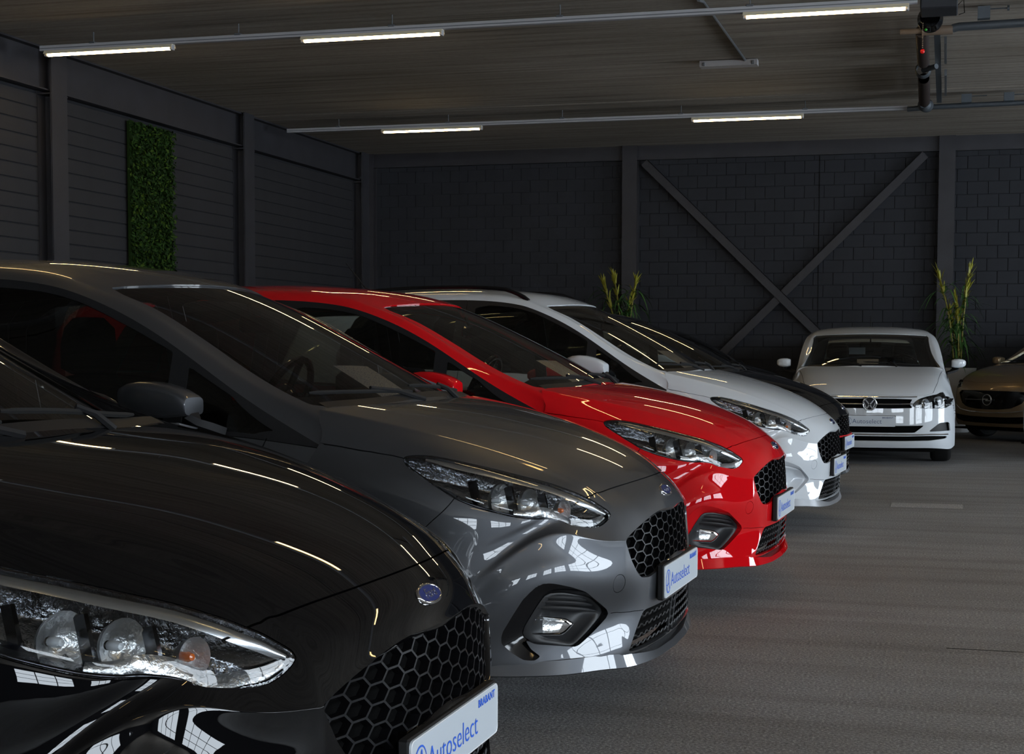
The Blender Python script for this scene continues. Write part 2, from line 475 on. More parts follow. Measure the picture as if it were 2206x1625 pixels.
def _ceil(nt, b):
    v = _map(nt, (.22, 7, 1)); g = _noise(nt, 1.6, 8, v, .68); big = _noise(nt, .5, 3, _map(nt, (.6, 1, 1))); fi = _noise(nt, 40, 4, _map(nt, (.3, 1, 1)), .7)
    c = _ramp(nt, g.outputs["Fac"], [(.28, (.13, .108, .086)), (.48, (.36, .315, .265)), (.60, (.43, .385, .33)), (.78, (.54, .49, .43))])
    c = _mix(nt, c, _ramp(nt, big.outputs["Fac"], [(.3, (.72, .70, .66)), (.65, (1.05, 1.05, 1.05))]), .8)
    c = _mix(nt, c, _ramp(nt, fi.outputs["Fac"], [(.3, (.75, .75, .75)), (.6, (1.08, 1.08, 1.08))]), .7)
    nt.links.new(c, b.inputs["Base Color"]); _bump(nt, g.outputs["Fac"], .35, .01, b)
nodemat("ceiling_concrete", (.16, .15, .13), .9, _ceil)

def _wallp(sc):
    def f(nt, b):
        n = _noise(nt, 3.0, 4, _map(nt, (1, 1, 1))); fi = _noise(nt, 60, 3, _map(nt, (1, 1, 1)))
        c = _ramp(nt, n.outputs["Fac"], [(.3, tuple(.85 * x for x in sc)), (.7, tuple(1.12 * x for x in sc))]); nt.links.new(c, b.inputs["Base Color"]); _bump(nt, fi.outputs["Fac"], .25, .004, b)
    return f
nodemat("wall_slate", (.05, .05, .06), .75, _wallp((.020, .0196, .0225)))
nodemat("block_slate", (.05, .05, .06), .8, _wallp((.016, .018, .024)))
nodemat("steel_slate", (.05, .05, .06), .6, _wallp((.029, .0285, .034)))
nodemat("joint_slate", (.05, .05, .06), .9, _wallp((.013, .014, .018)))
pmat("plaster_light", (.045, .045, .05), rough=.9)
pmat("frame_dark", (.03, .03, .035), rough=.5)
pmat("rail_white", (.42, .42, .44), rough=.5)
pmat("lamp_tray", (.75, .68, .50), rough=.5)
pmat("tube_light", (1, .9, .7), rough=.5, emit=(1.0, .70, .32), es=30.0)
pmat("conduit_grey", (.12, .13, .14), rough=.5)
pmat("zinc", (.10, .115, .13), rough=.5, metal=.5)
pmat("burner_black", (.016, .018, .024), rough=.6)
pmat("pipe_brown", (.030, .020, .017), rough=.5)
pmat("cast_tan", (.20, .15, .11), rough=.55)
pmat("ball_red", (.75, .01, .01), rough=.3)
pmat("valve_green", (.02, .30, .03), rough=.4)
pmat("cloth_blue", (.02, .05, .25), rough=.6)

def S(o):
    o["kind"] = "structure"; return o

# floor
fl = S(MB().box(XL - .3, XR + .3, YN - .3, YB + .3, -.12, 0).build("floor", MAT["floor_felt"]))
m2 = MAT["floor_felt"].copy(); m2.name = "floor_felt_worn"
for nd in m2.node_tree.nodes:
    if nd.type == 'VALTORGB' and len(nd.color_ramp.elements) == 3:
        for e in nd.color_ramp.elements: e.color = tuple(1.55 * x for x in e.color[:3]) + (1,)
MB().box(-.39, .14, 11.52, 11.83, -.01, .0012).build("floor_repair", m2, fl)
MB().box(.02, .80, 6.10, 6.106, -.01, .0008).build("floor_joint", MAT["void_black"], fl)

# ceiling slabs (joints run along X)
ce = empty("ceiling"); S(ce)
for a, b in ((YN - .2, -5.05), (-5.05, .95), (.95, 6.95), (6.95, 12.0), (12.0, 18.95), (18.95, YB + .2)):
    mb = MB(); g = .012; V = []
    x0, x1 = XL - .3, XR + .3
    pr = [(a + g, HC + .25), (a + g, HC + .02), (a + g + .02, HC), (b - g - .02, HC), (b - g, HC + .02), (b - g, HC + .25)]
    V = [(x, y, z) for x in (x0, x1) for y, z in pr]
    mb.add(V, [(k, k + 1, k + 7, k + 6) for k in range(5)] + [(5, 0, 6, 11)]); mb.build("ceiling_slab", MAT["ceiling_concrete"], ce)
MB().box(XL - .3, XR + .3, YN - .3, YB + .3, HC + .1, HC + .3).build("ceiling_deck", MAT["void_black"], ce)

# left wall: boarded bays between steel columns, edge beam above
wl = empty("wall_left"); S(wl)
MB().box(XL - .25, XL - .02, YN - .3, YB + .3, 0, HC + .1).build("wall_core", MAT["joint_slate"], wl)
cols = [-12.7, -8.2, -3.7, .80, 5.30, 9.70, 14.05, 18.55, 22.75]
for i, y in enumerate(cols):
    mb = MB(); w = .29
    mb.box(XL + .15, XL + .17, y, y + w, 0, HC); mb.box(XL, XL + .15, y + w / 2 - .006, y + w / 2 + .006, 0, HC); mb.box(XL - .02, XL, y, y + w, 0, HC)
    mb.box(XL, XL + .172, y - .01, y + w + .01, 3.86, 3.875)
    mb.build("column", MAT["steel_slate"], wl)
edges = [YN] + cols + [YB]
for i in range(len(edges) - 1):
    y0 = edges[i] + (.30 if i else 0); y1 = edges[i + 1] - .005
    if y1 - y0 < .1: continue
    k = 0; z = 3.72 - .156 * 23
    if i in (6, 7, 8):
        # boards seen in the photograph: one object each, shared mesh
        L = y1 - y0; me = None
        for r in range(24):
            zb = 3.876 - .156 * (r + 1)
            if me is None:
                mb = MB(); c = .006
                pr = [(0, .003), (.014, .009), (.014, .147), (0, .153)]
                V = [(x, y, zz) for y in (0, L) for x, zz in pr]
                mb.add(V, [(0, 4, 5, 1), (1, 5, 6, 2), (2, 6, 7, 3), (0, 1, 2, 3), (7, 6, 5, 4)])
                o = mb.build("board", MAT["wall_slate"], wl); me = o.data
            else:
                o = bpy.data.objects.new("board", me); link(o, wl)
            o.location = (XL - .022, y0, zb)
    else:
        MB().box(XL - .02, XL - .008, y0, y1, 0, 3.9).build("wall_lining", MAT["wall_slate"], wl)
mb = MB(); mb.box(XL - .02, XL + .12, YN, YB, 3.90, 3.915); mb.box(XL - .02, XL + .12, YN, YB, HC - .02, HC); mb.box(XL + .02, XL + .035, YN, YB, 3.9, HC)
mb.build("edge_beam", MAT["steel_slate"], wl)

# back wall: painted blocks, steel columns, top beam, flat cross bracing
wb = empty("wall_back"); S(wb)
MB().box(XL - .3, XR + .3, YB + .012, YB + .3, 0, HC + .1).build("wall_core", MAT["joint_slate"], wb)
bw, bh, j = .30, .19, .008
me = None; far = MB(); n_ind = 0
for r in range(23):
    z0 = r * bh + .07
    xoff = .15 * (r % 2)
    n = int((XR - XL) / bw) + 2
    for c in range(n):
        x0 = XL + (c - 1) * bw + xoff + .02
        xa, xb = max(x0, XL), min(x0 + bw, XR)
        if xb - xa < .05: continue
        full = xb - xa > bw - .001
        near = full and -4.8 < x0 < 1.15 and 1.2 < z0 < 4.0 and n_ind < 300
        if near:
            if me is None:
                mb = MB(); mb.bbox(j / 2, bw - j / 2, 0, .03, j / 2, bh - j / 2, .004); o = mb.build("block", MAT["block_slate"], wb); me = o.data
            else:
                o = bpy.data.objects.new("block", me); link(o, wb)
            o.location = (x0, YB + random.uniform(0, .0025), z0); n_ind += 1
        else:
            far.box(xa + j / 2, xb - j / 2, YB + random.uniform(0, .002), YB + .03, z0 + j / 2, z0 + bh - j / 2)
o = far.build("blockwork", MAT["block_slate"], wb); o["kind"] = "stuff"
for x in (-9.36, -4.96, -.16, 4.6, 9.3):
    mb = MB(); w = .235
    mb.box(x, x + w, YB - .16, YB - .145, 0, HC); mb.box(x + w / 2 - .006, x + w / 2 + .006, YB - .145, YB, 0, HC); mb.box(x, x + w, YB - .012, YB, 0, HC)
    mb.build("column", MAT["steel_slate"], wb)
MB().box(XL, XR, YB - .10, YB, 4.13, HC).build("top_beam", MAT["steel_slate"], wb)
MB().box(-1.922, -1.916, YB - .004, YB + .02, 0, 4.13).build("wall_joint", MAT["void_black"], wb)
def brace(x0, z0, x1, z1, y):
    L = math.hypot(x1 - x0, z1 - z0); dx, dz = (x1 - x0) / L, (z1 - z0) / L; nx, nz = -dz, dx; w = .065
    V = []
    for yy in (y, y + .012):
        for (x, z) in ((x0, z0), (x1, z1)):
            for s in (-1, 1): V.append((x + nx * w * s, yy, z + nz * w * s))
    mb = MB().add(V, [(0, 1, 3, 2), (4, 6, 7, 5), (0, 2, 6, 4), (1, 5, 7, 3), (0, 4, 5, 1), (2, 3, 7, 6)])
    # standing leg of the angle iron
    V = [(x + nx * w * q, yy, z + nz * w * q) for (x, z) in ((x0, z0), (x1, z1)) for q in (.86, 1.0) for yy in (y, y + .06)]
    mb.add(V, [(0, 1, 3, 2), (4, 6, 7, 5), (0, 4, 5, 1), (2, 3, 7, 6), (1, 5, 7, 3), (0, 2, 6, 4)])
    return mb.build("brace", MAT["steel_slate"], wb)
brace(-4.62, 4.09, -.45, .0, YB - .115); brace(-4.5, .0, -.36, 4.09, YB - .10)

# near wall (behind the camera) and right wall with the windows the car bodies mirror
def wall_with_windows(name, ax, pos, lo, hi, wins):
    w = empty(name); S(w); t = .25
    def B(a0, a1, z0, z1, nm="wall_core", m="plaster_light", d0=0.0, d1=t):
        if a1 - a0 < .01 or z1 - z0 < .01: return
        mb = MB()
        if ax == 'x': mb.box(a0, a1, pos - d1, pos - d0, z0, z1)
        else: mb.box(pos + d0, pos + d1, a0, a1, z0, z1)
        mb.build(nm, MAT[m], w)
    cur = lo
    for (c, wd, s, h) in sorted(wins):
        a0, a1 = c - wd / 2, c + wd / 2
        B(cur, a0, 0, HC); B(a0, a1, 0, s); B(a0, a1, s + h, HC); cur = a1
        n = max(2, int(round(wd / 1.4)))
        for k in range(n + 1):
            x = a0 + (a1 - a0) * k / n; B(max(a0, x - .035), min(a1, x + .035), s, s + h, "window_bar", "frame_dark", .06, .12)
        for k in range(4):
            z = s + h * k / 3; B(a0, a1, max(s, z - .03), min(s + h, z + .03), "window_bar", "frame_dark", .06, .12)
    B(cur, hi, 0, HC)
    return w
wall_with_windows("wall_near", 'x', YN, XL - .3, XR + .3, [(c, w, s, h) for a, c, w, s, h in WINDOWS if a == "wall_near"])
wall_with_windows("wall_right", 'y', XR, YN - .3, YB + .3, [(c, w, s, h) for a, c, w, s, h in WINDOWS if a == "wall_right"])

# ---------------------------------------------------------------- ceiling lights: trunking rails with batten lamps
def lamp(x, y, label, z=4.15):
    t = empty("fluorescent_light", (x, y, z)); L = 1.44
    mb = MB(); mb.sweep([(0, 0, 0), (L, 0, 0)], [(-.05, .0), (-.03, .035), (.03, .035), (.05, .0), (.045, .0), (.027, .030), (-.027, .030), (-.045, .0)], up=(0, 0, 1))
    mb.build("lamp_tray", MAT["lamp_tray"], t)
    MB().tube([(.03, 0, -.004), (L - .03, 0, -.004)], .016, 10).build("tube", MAT["tube_light"], t, smooth=True)
    for xx in (0, L - .03): MB().bbox(xx, xx + .03, -.03, .03, -.022, .032, .004).build("lamp_holder", MAT["rail_white"], t)
    tag(t, label, "light", "batten lamps on the ceiling rails"); return t
def rail(x0, x1, y, label, hang):
    r = empty("light_rail", (x0, y, 4.185))
    MB().sweep([(0, 0, 0), (x1 - x0, 0, 0)], [(-.032, 0), (.032, 0), (.032, .05), (.024, .055), (-.024, .055), (-.032, .05)]).build("trunking", MAT["rail_white"], r)
    MB().box(0, x1 - x0, -.034, -.033, .018, .026).build("trunking_groove", MAT["conduit_grey"], r)
    for x in hang:
        mb = MB(); mb.tube([(x - x0, 0, .05), (x - x0, 0, HC - 4.185)], .006, 6); mb.bbox(x - x0 - .035, x - x0 + .035, -.036, .036, .045, .068, .006); mb.build("hanger", MAT["conduit_grey"], r)
    tag(r, label, "rail", "light rails under the ceiling"); return r
rail(-8.95, -.30, 13.5, "long pale light rail across the ceiling near the burner box", [-8.35, -6.75, -5.15, -3.5, -1.75, -.5])
rail(-8.97, -.53, 19.42, "long pale light rail nearer the back wall", [-8.2, -6.6, -5.0, -3.4, -1.8])
lamp(-8.90, 13.5, "lit tube light at the wall end of the nearer ceiling rail")
lamp(-6.08, 13.5, "lit tube light second from the left wall on the nearer ceiling rail")
lamp(-1.81, 13.5, "lit tube light beside the black burner box on the nearer ceiling rail")
lamp(-7.56, 19.42, "lit tube light on the far ceiling rail, nearer the left wall")
lamp(-3.26, 19.42, "lit tube light on the far ceiling rail, above the cross brace")
ORD = ("first", "second", "third", "fourth", "fifth")
for yy, xs, what in ((7.5, (-8.9, -6.08, -1.81, 1.03, 5.3), "the grey and red cars"), (1.5, (1.6, 4.4), "the aisle beside the nearest black car"), (-4.5, (1.0, 5.3), "the aisle behind the camera")):
    rail(-8.95, 9.0, yy, "pale light rail overhead above " + what, [-8, -5, -2, 1, 4, 7])
    for q, x in enumerate(xs):
        lamp(x, yy, "lit tube light above %s, %s from the wall" % (what, ORD[q]))
# emergency fitting with its conduit
e = empty("emergency_light", (-2.68, 16.52, HC - .006))
MB().sweep([(0, 0, -.035), (.63, 0, -.035)], [(-.075, -.03), (.075, -.03), (.06, .035), (-.06, .035)]).build("light_housing", MAT["rail_white"], e)
for x in (.03, .57): MB().bbox(x, x + .03, -.085, -.065, -.06, -.02, .004).build("clip", MAT["conduit_grey"], e)
mb = MB(); mb.tube([(.50, -.08, -.012), (.49, -2.9, -.012), (.47, -3.05, -.03)], .014, 8); mb.build("conduit", MAT["conduit_grey"], e, smooth=True)
tag(e, "flat white emergency light on the bare ceiling with a grey conduit", "light")

# radiant heater tubes under the ceiling, right
h = empty("radiant_heater", (0, 14.4, 4.2))
MB().bbox(-.28, .04, -.75, -.38, -.03, .14, .01).build("burner_box", MAT["burner_black"], h)
mb = MB(); mb.lathe([(.0, -.09), (.10, -.09), (.115, -.05), (.115, .02), (.09, .06), (.09, .12)], (-.20, -.16, .0), (0, -1, 0), 22); mb.build("fan_housing", MAT["dark_chrome"], h, smooth=True)
mb = MB(); mb.tube([(-.48, .25, -.02), (-.28, .25, -.02)], .026, 10); mb.tube([(-.28, .25, -.02), (.0, .25, -.02)], .045, 12); mb.build("gas_line", MAT["cast_tan"], h, smooth=True)
mb = MB(); mb.tube([(.0, .25, -.01), (.05, .24, 0), (3.0, .05, 0)], .04, 12); mb.build("heat_tube", MAT["zinc"], h, smooth=True)
pts = [(-.28, .30, -.01), (-.285, 1.0, -.01), (-.29, 1.9, -.01)]
MB().tube(pts, .062, 12).build("heat_tube", MAT["pipe_brown"], h, smooth=True)
mb = MB(); mb.lathe([(.07, -.08), (.085, -.05), (.085, .05), (.07, .08)], (-.30, 2.35, -.01), (0, 1, 0), 14); mb.tube([(-.30, 2.35, -.01), (-.16, 2.2, .0)], .03, 8); mb.build("coupling", MAT["zinc"], h, smooth=True)
mb = MB(); k = 30
for i in range(k):
    pass
prof = [(.060 + (.008 if i % 2 else 0), 1.6 * i / 31) for i in range(32)]
mb.lathe(prof, (-.30, 2.85, -.01), (-.01, 1, 0), 14); mb.build("flex_hose", MAT["pipe_brown"], h, smooth=True)
MB().box(-.175, -.115, .35, 4.85, .03, .09).build("hanging_channel", MAT["zinc"], h)
for y0, y1 in ((1.1, 2.2), (2.9, 4.3)): MB().box(-.08, -.055, y0, y1, .02, .09).build("channel_plate", MAT["conduit_grey"], h)
mb = MB(); mb.tube([(-.53, 5.0, -.01), (-.2, 4.95, 0), (3.0, 4.75, .0)], .032, 10); mb.build("heat_tube", MAT["zinc"], h, smooth=True)
mb = MB(); mb.lathe([(.05, -.1), (.085, -.07), (.085, .03), (.06, .08)], (-.30, 4.75, -.01), (.3, 1, 0), 14); mb.build("elbow", MAT["zinc"], h, smooth=True)
for x, y in ((.22, .1), (.80, .06)):
    mb = MB(); mb.box(x, x + .11, y - .05, y + .05, .03, .14); mb.tube([(x + .11, y, .12), (x + .26, y, .12)], .006, 6); mb.lathe([(0, 0), (.025, 0), (.025, .02), (0, .02)], (x + .26, y, .12), (1, 0, 0), 10); mb.build("bracket", MAT["zinc"], h)
for x in (.12, .62):
    mb = MB(); mb.box(x, x + .12, 4.80, 4.90, .02, .12); mb.tube([(x + .12, 4.86, .10), (x + .30, 4.86, .10)], .006, 6); mb.build("bracket", MAT["zinc"], h)
mb = MB(); mb.tube([(.03, -.4, .05), (.09, -.36, .12), (.10, -.36, .0), (.05, -.38, -.02)], .004, 6); mb.build("cable", MAT["void_black"], h)
mb = MB()
for i in range(14): mb.lathe([(.002, -.006), (.007, 0), (.002, .006)], (-.262, -.28, -.06 - .0165 * i), (0, 0, 1), 6)
ch = mb.build("pull_chain", MAT["cast_tan"], h)
MB().lathe([(.001, -.022), (.013, -.018), (.021, -.006), (.021, .006), (.013, .018), (.001, .022)], (-.262, -.28, -.31), (0, 0, 1), 14).build("chain_ball", MAT["ball_red"], ch, smooth=True)
MB().lathe([(.001, -.014), (.012, -.006), (.012, .006), (.001, .014)], (-.235, -.27, -.115), (1, 0, 0), 10).build("valve_knob", MAT["valve_green"], h, smooth=True)
mb = MB(); mb.tube([(.06, -1.0, .03), (.30, -.95, .02), (.45, -.95, .0)], .01, 6); mb.lathe([(.0, -.05), (.05, -.03), (.06, .02), (.0, .06)], (.42, -.95, .02), (1, 0, .2), 10); mb.build("blue_valve", MAT["cloth_blue"], h, smooth=True)
tag(h, "radiant heater with black burner box, brown tubes and red pull ball under the ceiling", "heater")

# green panel of artificial leaves on the left wall
g = empty("leaf_panel", (XL + .02, 15.80, 0))
pmat("leaf_dark", (.010, .028, .003), rough=.7, spec=.2); pmat("leaf_mid", (.018, .050, .005), rough=.7, spec=.2); pmat("leaf_light", (.045, .085, .007), rough=.7, spec=.2)
MB().box(0, .03, 0, 1.0, .9, 3.84).build("panel_board", MAT["leaf_dark"], g)
V = []; F = []; fm = []
rng = np.random.RandomState(3)
for i in range(6500):
    y, z = rng.uniform(.0, 1.0), rng.uniform(.9, 3.84); d = rng.uniform(.02, .09); s = rng.uniform(.018, .038)
    n = rng.normal(size=3) * .55 + (1, 0, .35); n /= np.linalg.norm(n); a = np.cross(n, rng.normal(size=3)); a /= np.linalg.norm(a); b = np.cross(n, a); p = np.array((d, y, z)); k = len(V)
    V += [p - a * s, p - b * s * .5 + n * s * .15, p + a * s, p + b * s * .5 + n * s * .15]; F.append((k, k + 1, k + 2, k + 3)); fm.append(int(rng.choice(3, p=(.45, .38, .17))))
o = mesh("leaves", V, F, None, g, mats=[MAT["leaf_dark"], MAT["leaf_mid"], MAT["leaf_light"]], fm=fm); o["kind"] = "stuff"
tag(g, "tall panel of green artificial leaves hanging on the dark left wall", "wall panel")

# tall potted plants by the back wall
pmat("cane_yellow", (.26, .23, .03), rough=.55); pmat("reed_green", (.05, .13, .028), rough=.5); pmat("reed_lime", (.34, .33, .035), rough=.5); pmat("pot_white", (.62, .63, .64), rough=.4)
def plant(x, y, seed, label, canes):
    t = empty("potted_plant", (x, y, 0)); rng = np.random.RandomState(seed)
    pot = MB().lathe([(.0, 0), (.15, 0), (.16, .01), (.24, .88), (.25, .90), (.25, .92), (.23, .92), (.22, .86), (.0, .86)], (0, 0, 0), (0, 0, 1), 28).build("pot", MAT["pot_white"], t, smooth=True)
    MB().lathe([(.0, .885), (.222, .885)], (0, 0, 0), (0, 0, 1), 20).build("soil", MAT["cabin_black"], t)
    tops = []
    for (dx, dy, h, lx) in canes:
        pts = smooth_curve([(dx * .25, dy * .25, .86), (dx * .6, dy * .6, .86 + (h - .86) * .5), (dx + lx * .3, dy, h - .22), (dx + lx, dy, h)], 4)
        MB().tube(pts, np.linspace(.013, .007, len(pts)), 6).build("cane", MAT["cane_yellow"], t, smooth=True); tops.append(pts)
    def blade(mb, p, d, L, w, droop):
        d = np.array(d, float); d /= np.linalg.norm(d); sd = np.cross(d, (0, 0, 1)); sd = sd / (np.linalg.norm(sd) + 1e-6); V = []; n = 6
        for i in range(n + 1):
            q = i / n; c = np.array(p) + d * L * q + np.array((0, 0, -droop * L * q * q)); ww = w * (1 - q) ** .6 * (.4 + .6 * min(1, q * 5))
            V += [c - sd * ww + (0, 0, .2 * ww), c + sd * ww + (0, 0, .2 * ww)]
        mb.add(V, [(2 * i, 2 * i + 1, 2 * i + 3, 2 * i + 2) for i in range(n)])
    # plume-like yellow shoots at the cane tips
    for pts in tops:
        mb = MB(); m = len(pts)
        for i in range(34):
            q = rng.uniform(.55, 1.0); p = pts[min(m - 1, int(q * (m - 1)))] + rng.normal(size=3) * .006; tdir = pts[-1] - pts[-4]; tdir = tdir / np.linalg.norm(tdir)
            blade(mb, p, tdir + rng.normal(size=3) * .22, rng.uniform(.12, .24), .017, .15)
        mb.build("shoot", MAT["reed_lime"], t)
    # long arching leaves: one part each
    for i in range(150):
        pts = tops[rng.randint(len(tops))]; m = len(pts); p = pts[int(rng.uniform(.1, .75) * (m - 1))]; a = rng.uniform(0, 2 * math.pi); el = rng.uniform(.3, 1.6)
        mb = MB(); blade(mb, p, (math.cos(a), math.sin(a), el), rng.uniform(.30, .60), .019, rng.uniform(.5, 1.3)); mb.build("leaf", MAT["reed_green"], t)
    tag(t, label, "plant", "tall potted plants by the back wall"); return t
plant(.17, 22.2, 5, "tall reed-like plant in a white pot behind the white hatchback", [(-.22, .0, 2.30, -.10), (.09, .05, 2.36, .06), (-.02, -.05, 1.95, -.05), (.02, .08, 2.1, .1), (-.1, .1, 1.8, -.05)])
plant(-4.72, 22.2, 9, "tall reed-like plant half hidden behind the dark cars by the column", [(-.12, .0, 2.31, -.07), (-.26, .05, 2.2, -.10), (.13, -.05, 2.24, .05), (.0, .08, 2.0, .1)])
# ---------------------------------------------------------------- hatchback body: surface tables (metres, x forward, y outward, z up)
FRONT = [
 [(-0.885,0,1.003),(-0.893,0.2,1.003),(-0.915,0.4,1.002),(-0.955,0.58,1),(-1.008,0.722,0.993),(-0.985,0.772,0.943),(-0.965,0.802,0.885),(-1.08,0.848,0.7),(-1.19,0.85,0.33)],
 [(-0.72,0,0.975),(-0.727,0.19,0.975),(-0.745,0.38,0.973),(-0.78,0.545,0.968),(-0.82,0.697,0.957),(-0.81,0.762,0.905),(-0.8,0.808,0.845),(-0.84,0.852,0.755),(-1.06,0.862,0.58)],
 [(-0.58,0,0.944),(-0.584,0.17,0.944),(-0.598,0.345,0.94),(-0.622,0.505,0.934),(-0.65,0.643,0.918),(-0.64,0.712,0.882),(-0.632,0.77,0.838),(-0.65,0.832,0.765),(-0.84,0.864,0.655)],
 [(-0.43,0,0.905),(-0.434,0.15,0.905),(-0.446,0.31,0.901),(-0.465,0.455,0.892),(-0.482,0.583,0.872),(-0.472,0.654,0.841),(-0.458,0.722,0.796),(-0.46,0.8,0.725),(-0.644,0.858,0.6)],
 [(-0.275,0,0.85),(-0.279,0.14,0.85),(-0.289,0.28,0.845),(-0.302,0.405,0.834),(-0.317,0.513,0.812),(-0.302,0.58,0.778),(-0.285,0.65,0.73),(-0.305,0.745,0.672),(-0.58,0.855,0.545)],
 [(-0.16,0,0.795),(-0.165,0.135,0.794),(-0.18,0.27,0.789),(-0.197,0.385,0.78),(-0.214,0.475,0.765),(-0.215,0.535,0.738),(-0.222,0.605,0.698),(-0.285,0.73,0.656),(-0.553,0.853,0.51)],
 [(-0.092,0,0.747),(-0.098,0.13,0.746),(-0.116,0.26,0.742),(-0.135,0.365,0.735),(-0.155,0.45,0.722),(-0.165,0.51,0.698),(-0.19,0.59,0.668),(-0.278,0.724,0.645),(-0.531,0.852,0.475)],
 [(-0.038,0,0.703),(-0.042,0.13,0.701),(-0.058,0.26,0.694),(-0.078,0.36,0.684),(-0.102,0.442,0.662),(-0.13,0.512,0.632),(-0.178,0.595,0.642),(-0.272,0.724,0.634),(-0.515,0.85,0.44)],
 [(-0.004,0,0.645),(-0.007,0.13,0.643),(-0.018,0.25,0.637),(-0.036,0.35,0.612),(-0.062,0.459,0.577),(-0.105,0.539,0.583),(-0.158,0.624,0.6),(-0.267,0.739,0.618),(-0.502,0.848,0.4)],
 [(0.008,0,0.555),(0.005,0.13,0.554),(-0.01,0.25,0.549),(-0.032,0.35,0.535),(-0.06,0.463,0.52),(-0.105,0.549,0.52),(-0.157,0.637,0.53),(-0.259,0.753,0.552),(-0.494,0.846,0.36)],
 [(0.01,0,0.45),(0.007,0.13,0.45),(-0.006,0.26,0.446),(-0.028,0.37,0.436),(-0.058,0.47,0.43),(-0.098,0.56,0.44),(-0.148,0.65,0.455),(-0.24,0.76,0.478),(-0.49,0.842,0.31)],
 [(0.002,0,0.345),(-0.001,0.13,0.345),(-0.013,0.26,0.343),(-0.034,0.37,0.34),(-0.09,0.462,0.336),(-0.13,0.54,0.33),(-0.182,0.632,0.316),(-0.262,0.742,0.3),(-0.49,0.837,0.265)],
 [(-0.006,0,0.232),(-0.009,0.14,0.232),(-0.02,0.28,0.23),(-0.028,0.385,0.228),(-0.058,0.475,0.225),(-0.104,0.562,0.221),(-0.164,0.652,0.215),(-0.255,0.75,0.206),(-0.49,0.832,0.215)],
 [(-0.03,0,0.165),(-0.033,0.14,0.165),(-0.044,0.28,0.165),(-0.06,0.39,0.165),(-0.086,0.49,0.165),(-0.126,0.572,0.165),(-0.185,0.65,0.165),(-0.275,0.735,0.165),(-0.49,0.824,0.17)],
]

def _tight(T, rows, cols, f=.13):
    """extra rows and columns close to a crease so that it stays crisp"""
    T = [[tuple(p) for p in r] for r in T]; lerp = lambda a, b, t: tuple(x + (y - x) * t for x, y in zip(a, b))
    out = []; ff = [f] * 6 + [.18, .38, .5]
    for i, r in enumerate(T):
        if i in rows: out.append([lerp(p, q, ff[k]) for k, (p, q) in enumerate(zip(r, T[i - 1]))])
        out.append(r)
        if i in rows: out.append([lerp(p, q, ff[k]) for k, (p, q) in enumerate(zip(r, T[i + 1]))])
    T = out; out = []
    for r in T:
        n = []
        for k, p in enumerate(r):
            if k in cols: n.append(lerp(p, r[k - 1], .26))
            n.append(p)
            if k in cols: n.append(lerp(p, r[k + 1], .26))
        out.append(n)
    return out
FRONT = _tight(FRONT, (8,), (4,))
TOP = [
 [(-.895,0,1.000),(-.904,.20,.996),(-.930,.40,.986),(-1.002,.717,.989),(-.976,.768,.938),(-.958,.797,.876)],
 [(-1.06,0,1.098),(-1.075,.22,1.093),(-1.121,.44,1.079),(-1.20,.665,1.055),(-1.20,.722,1.045),(-1.20,.774,.997)],
 [(-1.24,0,1.190),(-1.256,.21,1.184),(-1.3035,.42,1.167),(-1.38,.625,1.140),(-1.382,.690,1.143),(-1.385,.756,1.108)],
 [(-1.42,0,1.277),(-1.434,.20,1.272),(-1.478,.40,1.259),(-1.55,.600,1.236),(-1.555,.662,1.243),(-1.56,.733,1.213)],
 [(-1.60,0,1.357),(-1.613,.195,1.354),(-1.653,.39,1.344),(-1.72,.585,1.328),(-1.73,.645,1.334),(-1.74,.711,1.303)],
 [(-1.77,0,1.424),(-1.786,.20,1.421),(-1.830,.39,1.4115),(-1.90,.575,1.397),(-1.92,.632,1.398),(-1.93,.690,1.372)],
 [(-2.00,0,1.482),(-2.00,.20,1.480),(-2.02,.39,1.472),(-2.06,.55,1.453),(-2.07,.615,1.442),(-2.08,.670,1.406)],
 [(-2.30,0,1.518),(-2.30,.20,1.516),(-2.30,.38,1.506),(-2.30,.54,1.485),(-2.30,.605,1.466),(-2.30,.656,1.430)],
 [(-2.65,0,1.528),(-2.65,.20,1.526),(-2.65,.38,1.515),(-2.65,.535,1.492),(-2.65,.60,1.472),(-2.65,.650,1.436)],
 [(-3.00,0,1.522),(-3.00,.20,1.519),(-3.00,.37,1.508),(-3.00,.53,1.484),(-3.00,.593,1.463),(-3.00,.645,1.426)],
 [(-3.35,0,1.497),(-3.35,.20,1.494),(-3.35,.37,1.482),(-3.35,.52,1.457),(-3.35,.582,1.434),(-3.35,.640,1.392)],
 [(-3.66,0,1.455),(-3.66,.19,1.452),(-3.66,.36,1.440),(-3.65,.50,1.415),(-3.64,.562,1.390),(-3.63,.632,1.340)],
 [(-3.78,0,1.33),(-3.78,.19,1.328),(-3.775,.36,1.32),(-3.76,.51,1.30),(-3.74,.58,1.28),(-3.71,.655,1.24)],
 [(-3.93,0,1.05),(-3.93,.19,1.05),(-3.92,.38,1.045),(-3.89,.56,1.03),(-3.85,.65,1.01),(-3.79,.735,.99)],
 [(-4.00,0,.82),(-4.00,.20,.82),(-3.99,.40,.815),(-3.95,.60,.81),(-3.90,.70,.80),(-3.80,.79,.79)],
 [(-4.04,0,.58),(-4.04,.20,.58),(-4.03,.42,.575),(-3.98,.63,.57),(-3.92,.735,.57),(-3.80,.815,.57)],
 [(-4.03,0,.38),(-4.03,.20,.38),(-4.02,.42,.38),(-3.97,.63,.38),(-3.91,.735,.38),(-3.80,.815,.38)],
 [(-3.95,0,.24),(-3.95,.20,.24),(-3.94,.42,.24),(-3.90,.62,.24),(-3.85,.72,.24),(-3.78,.80,.24)],
]
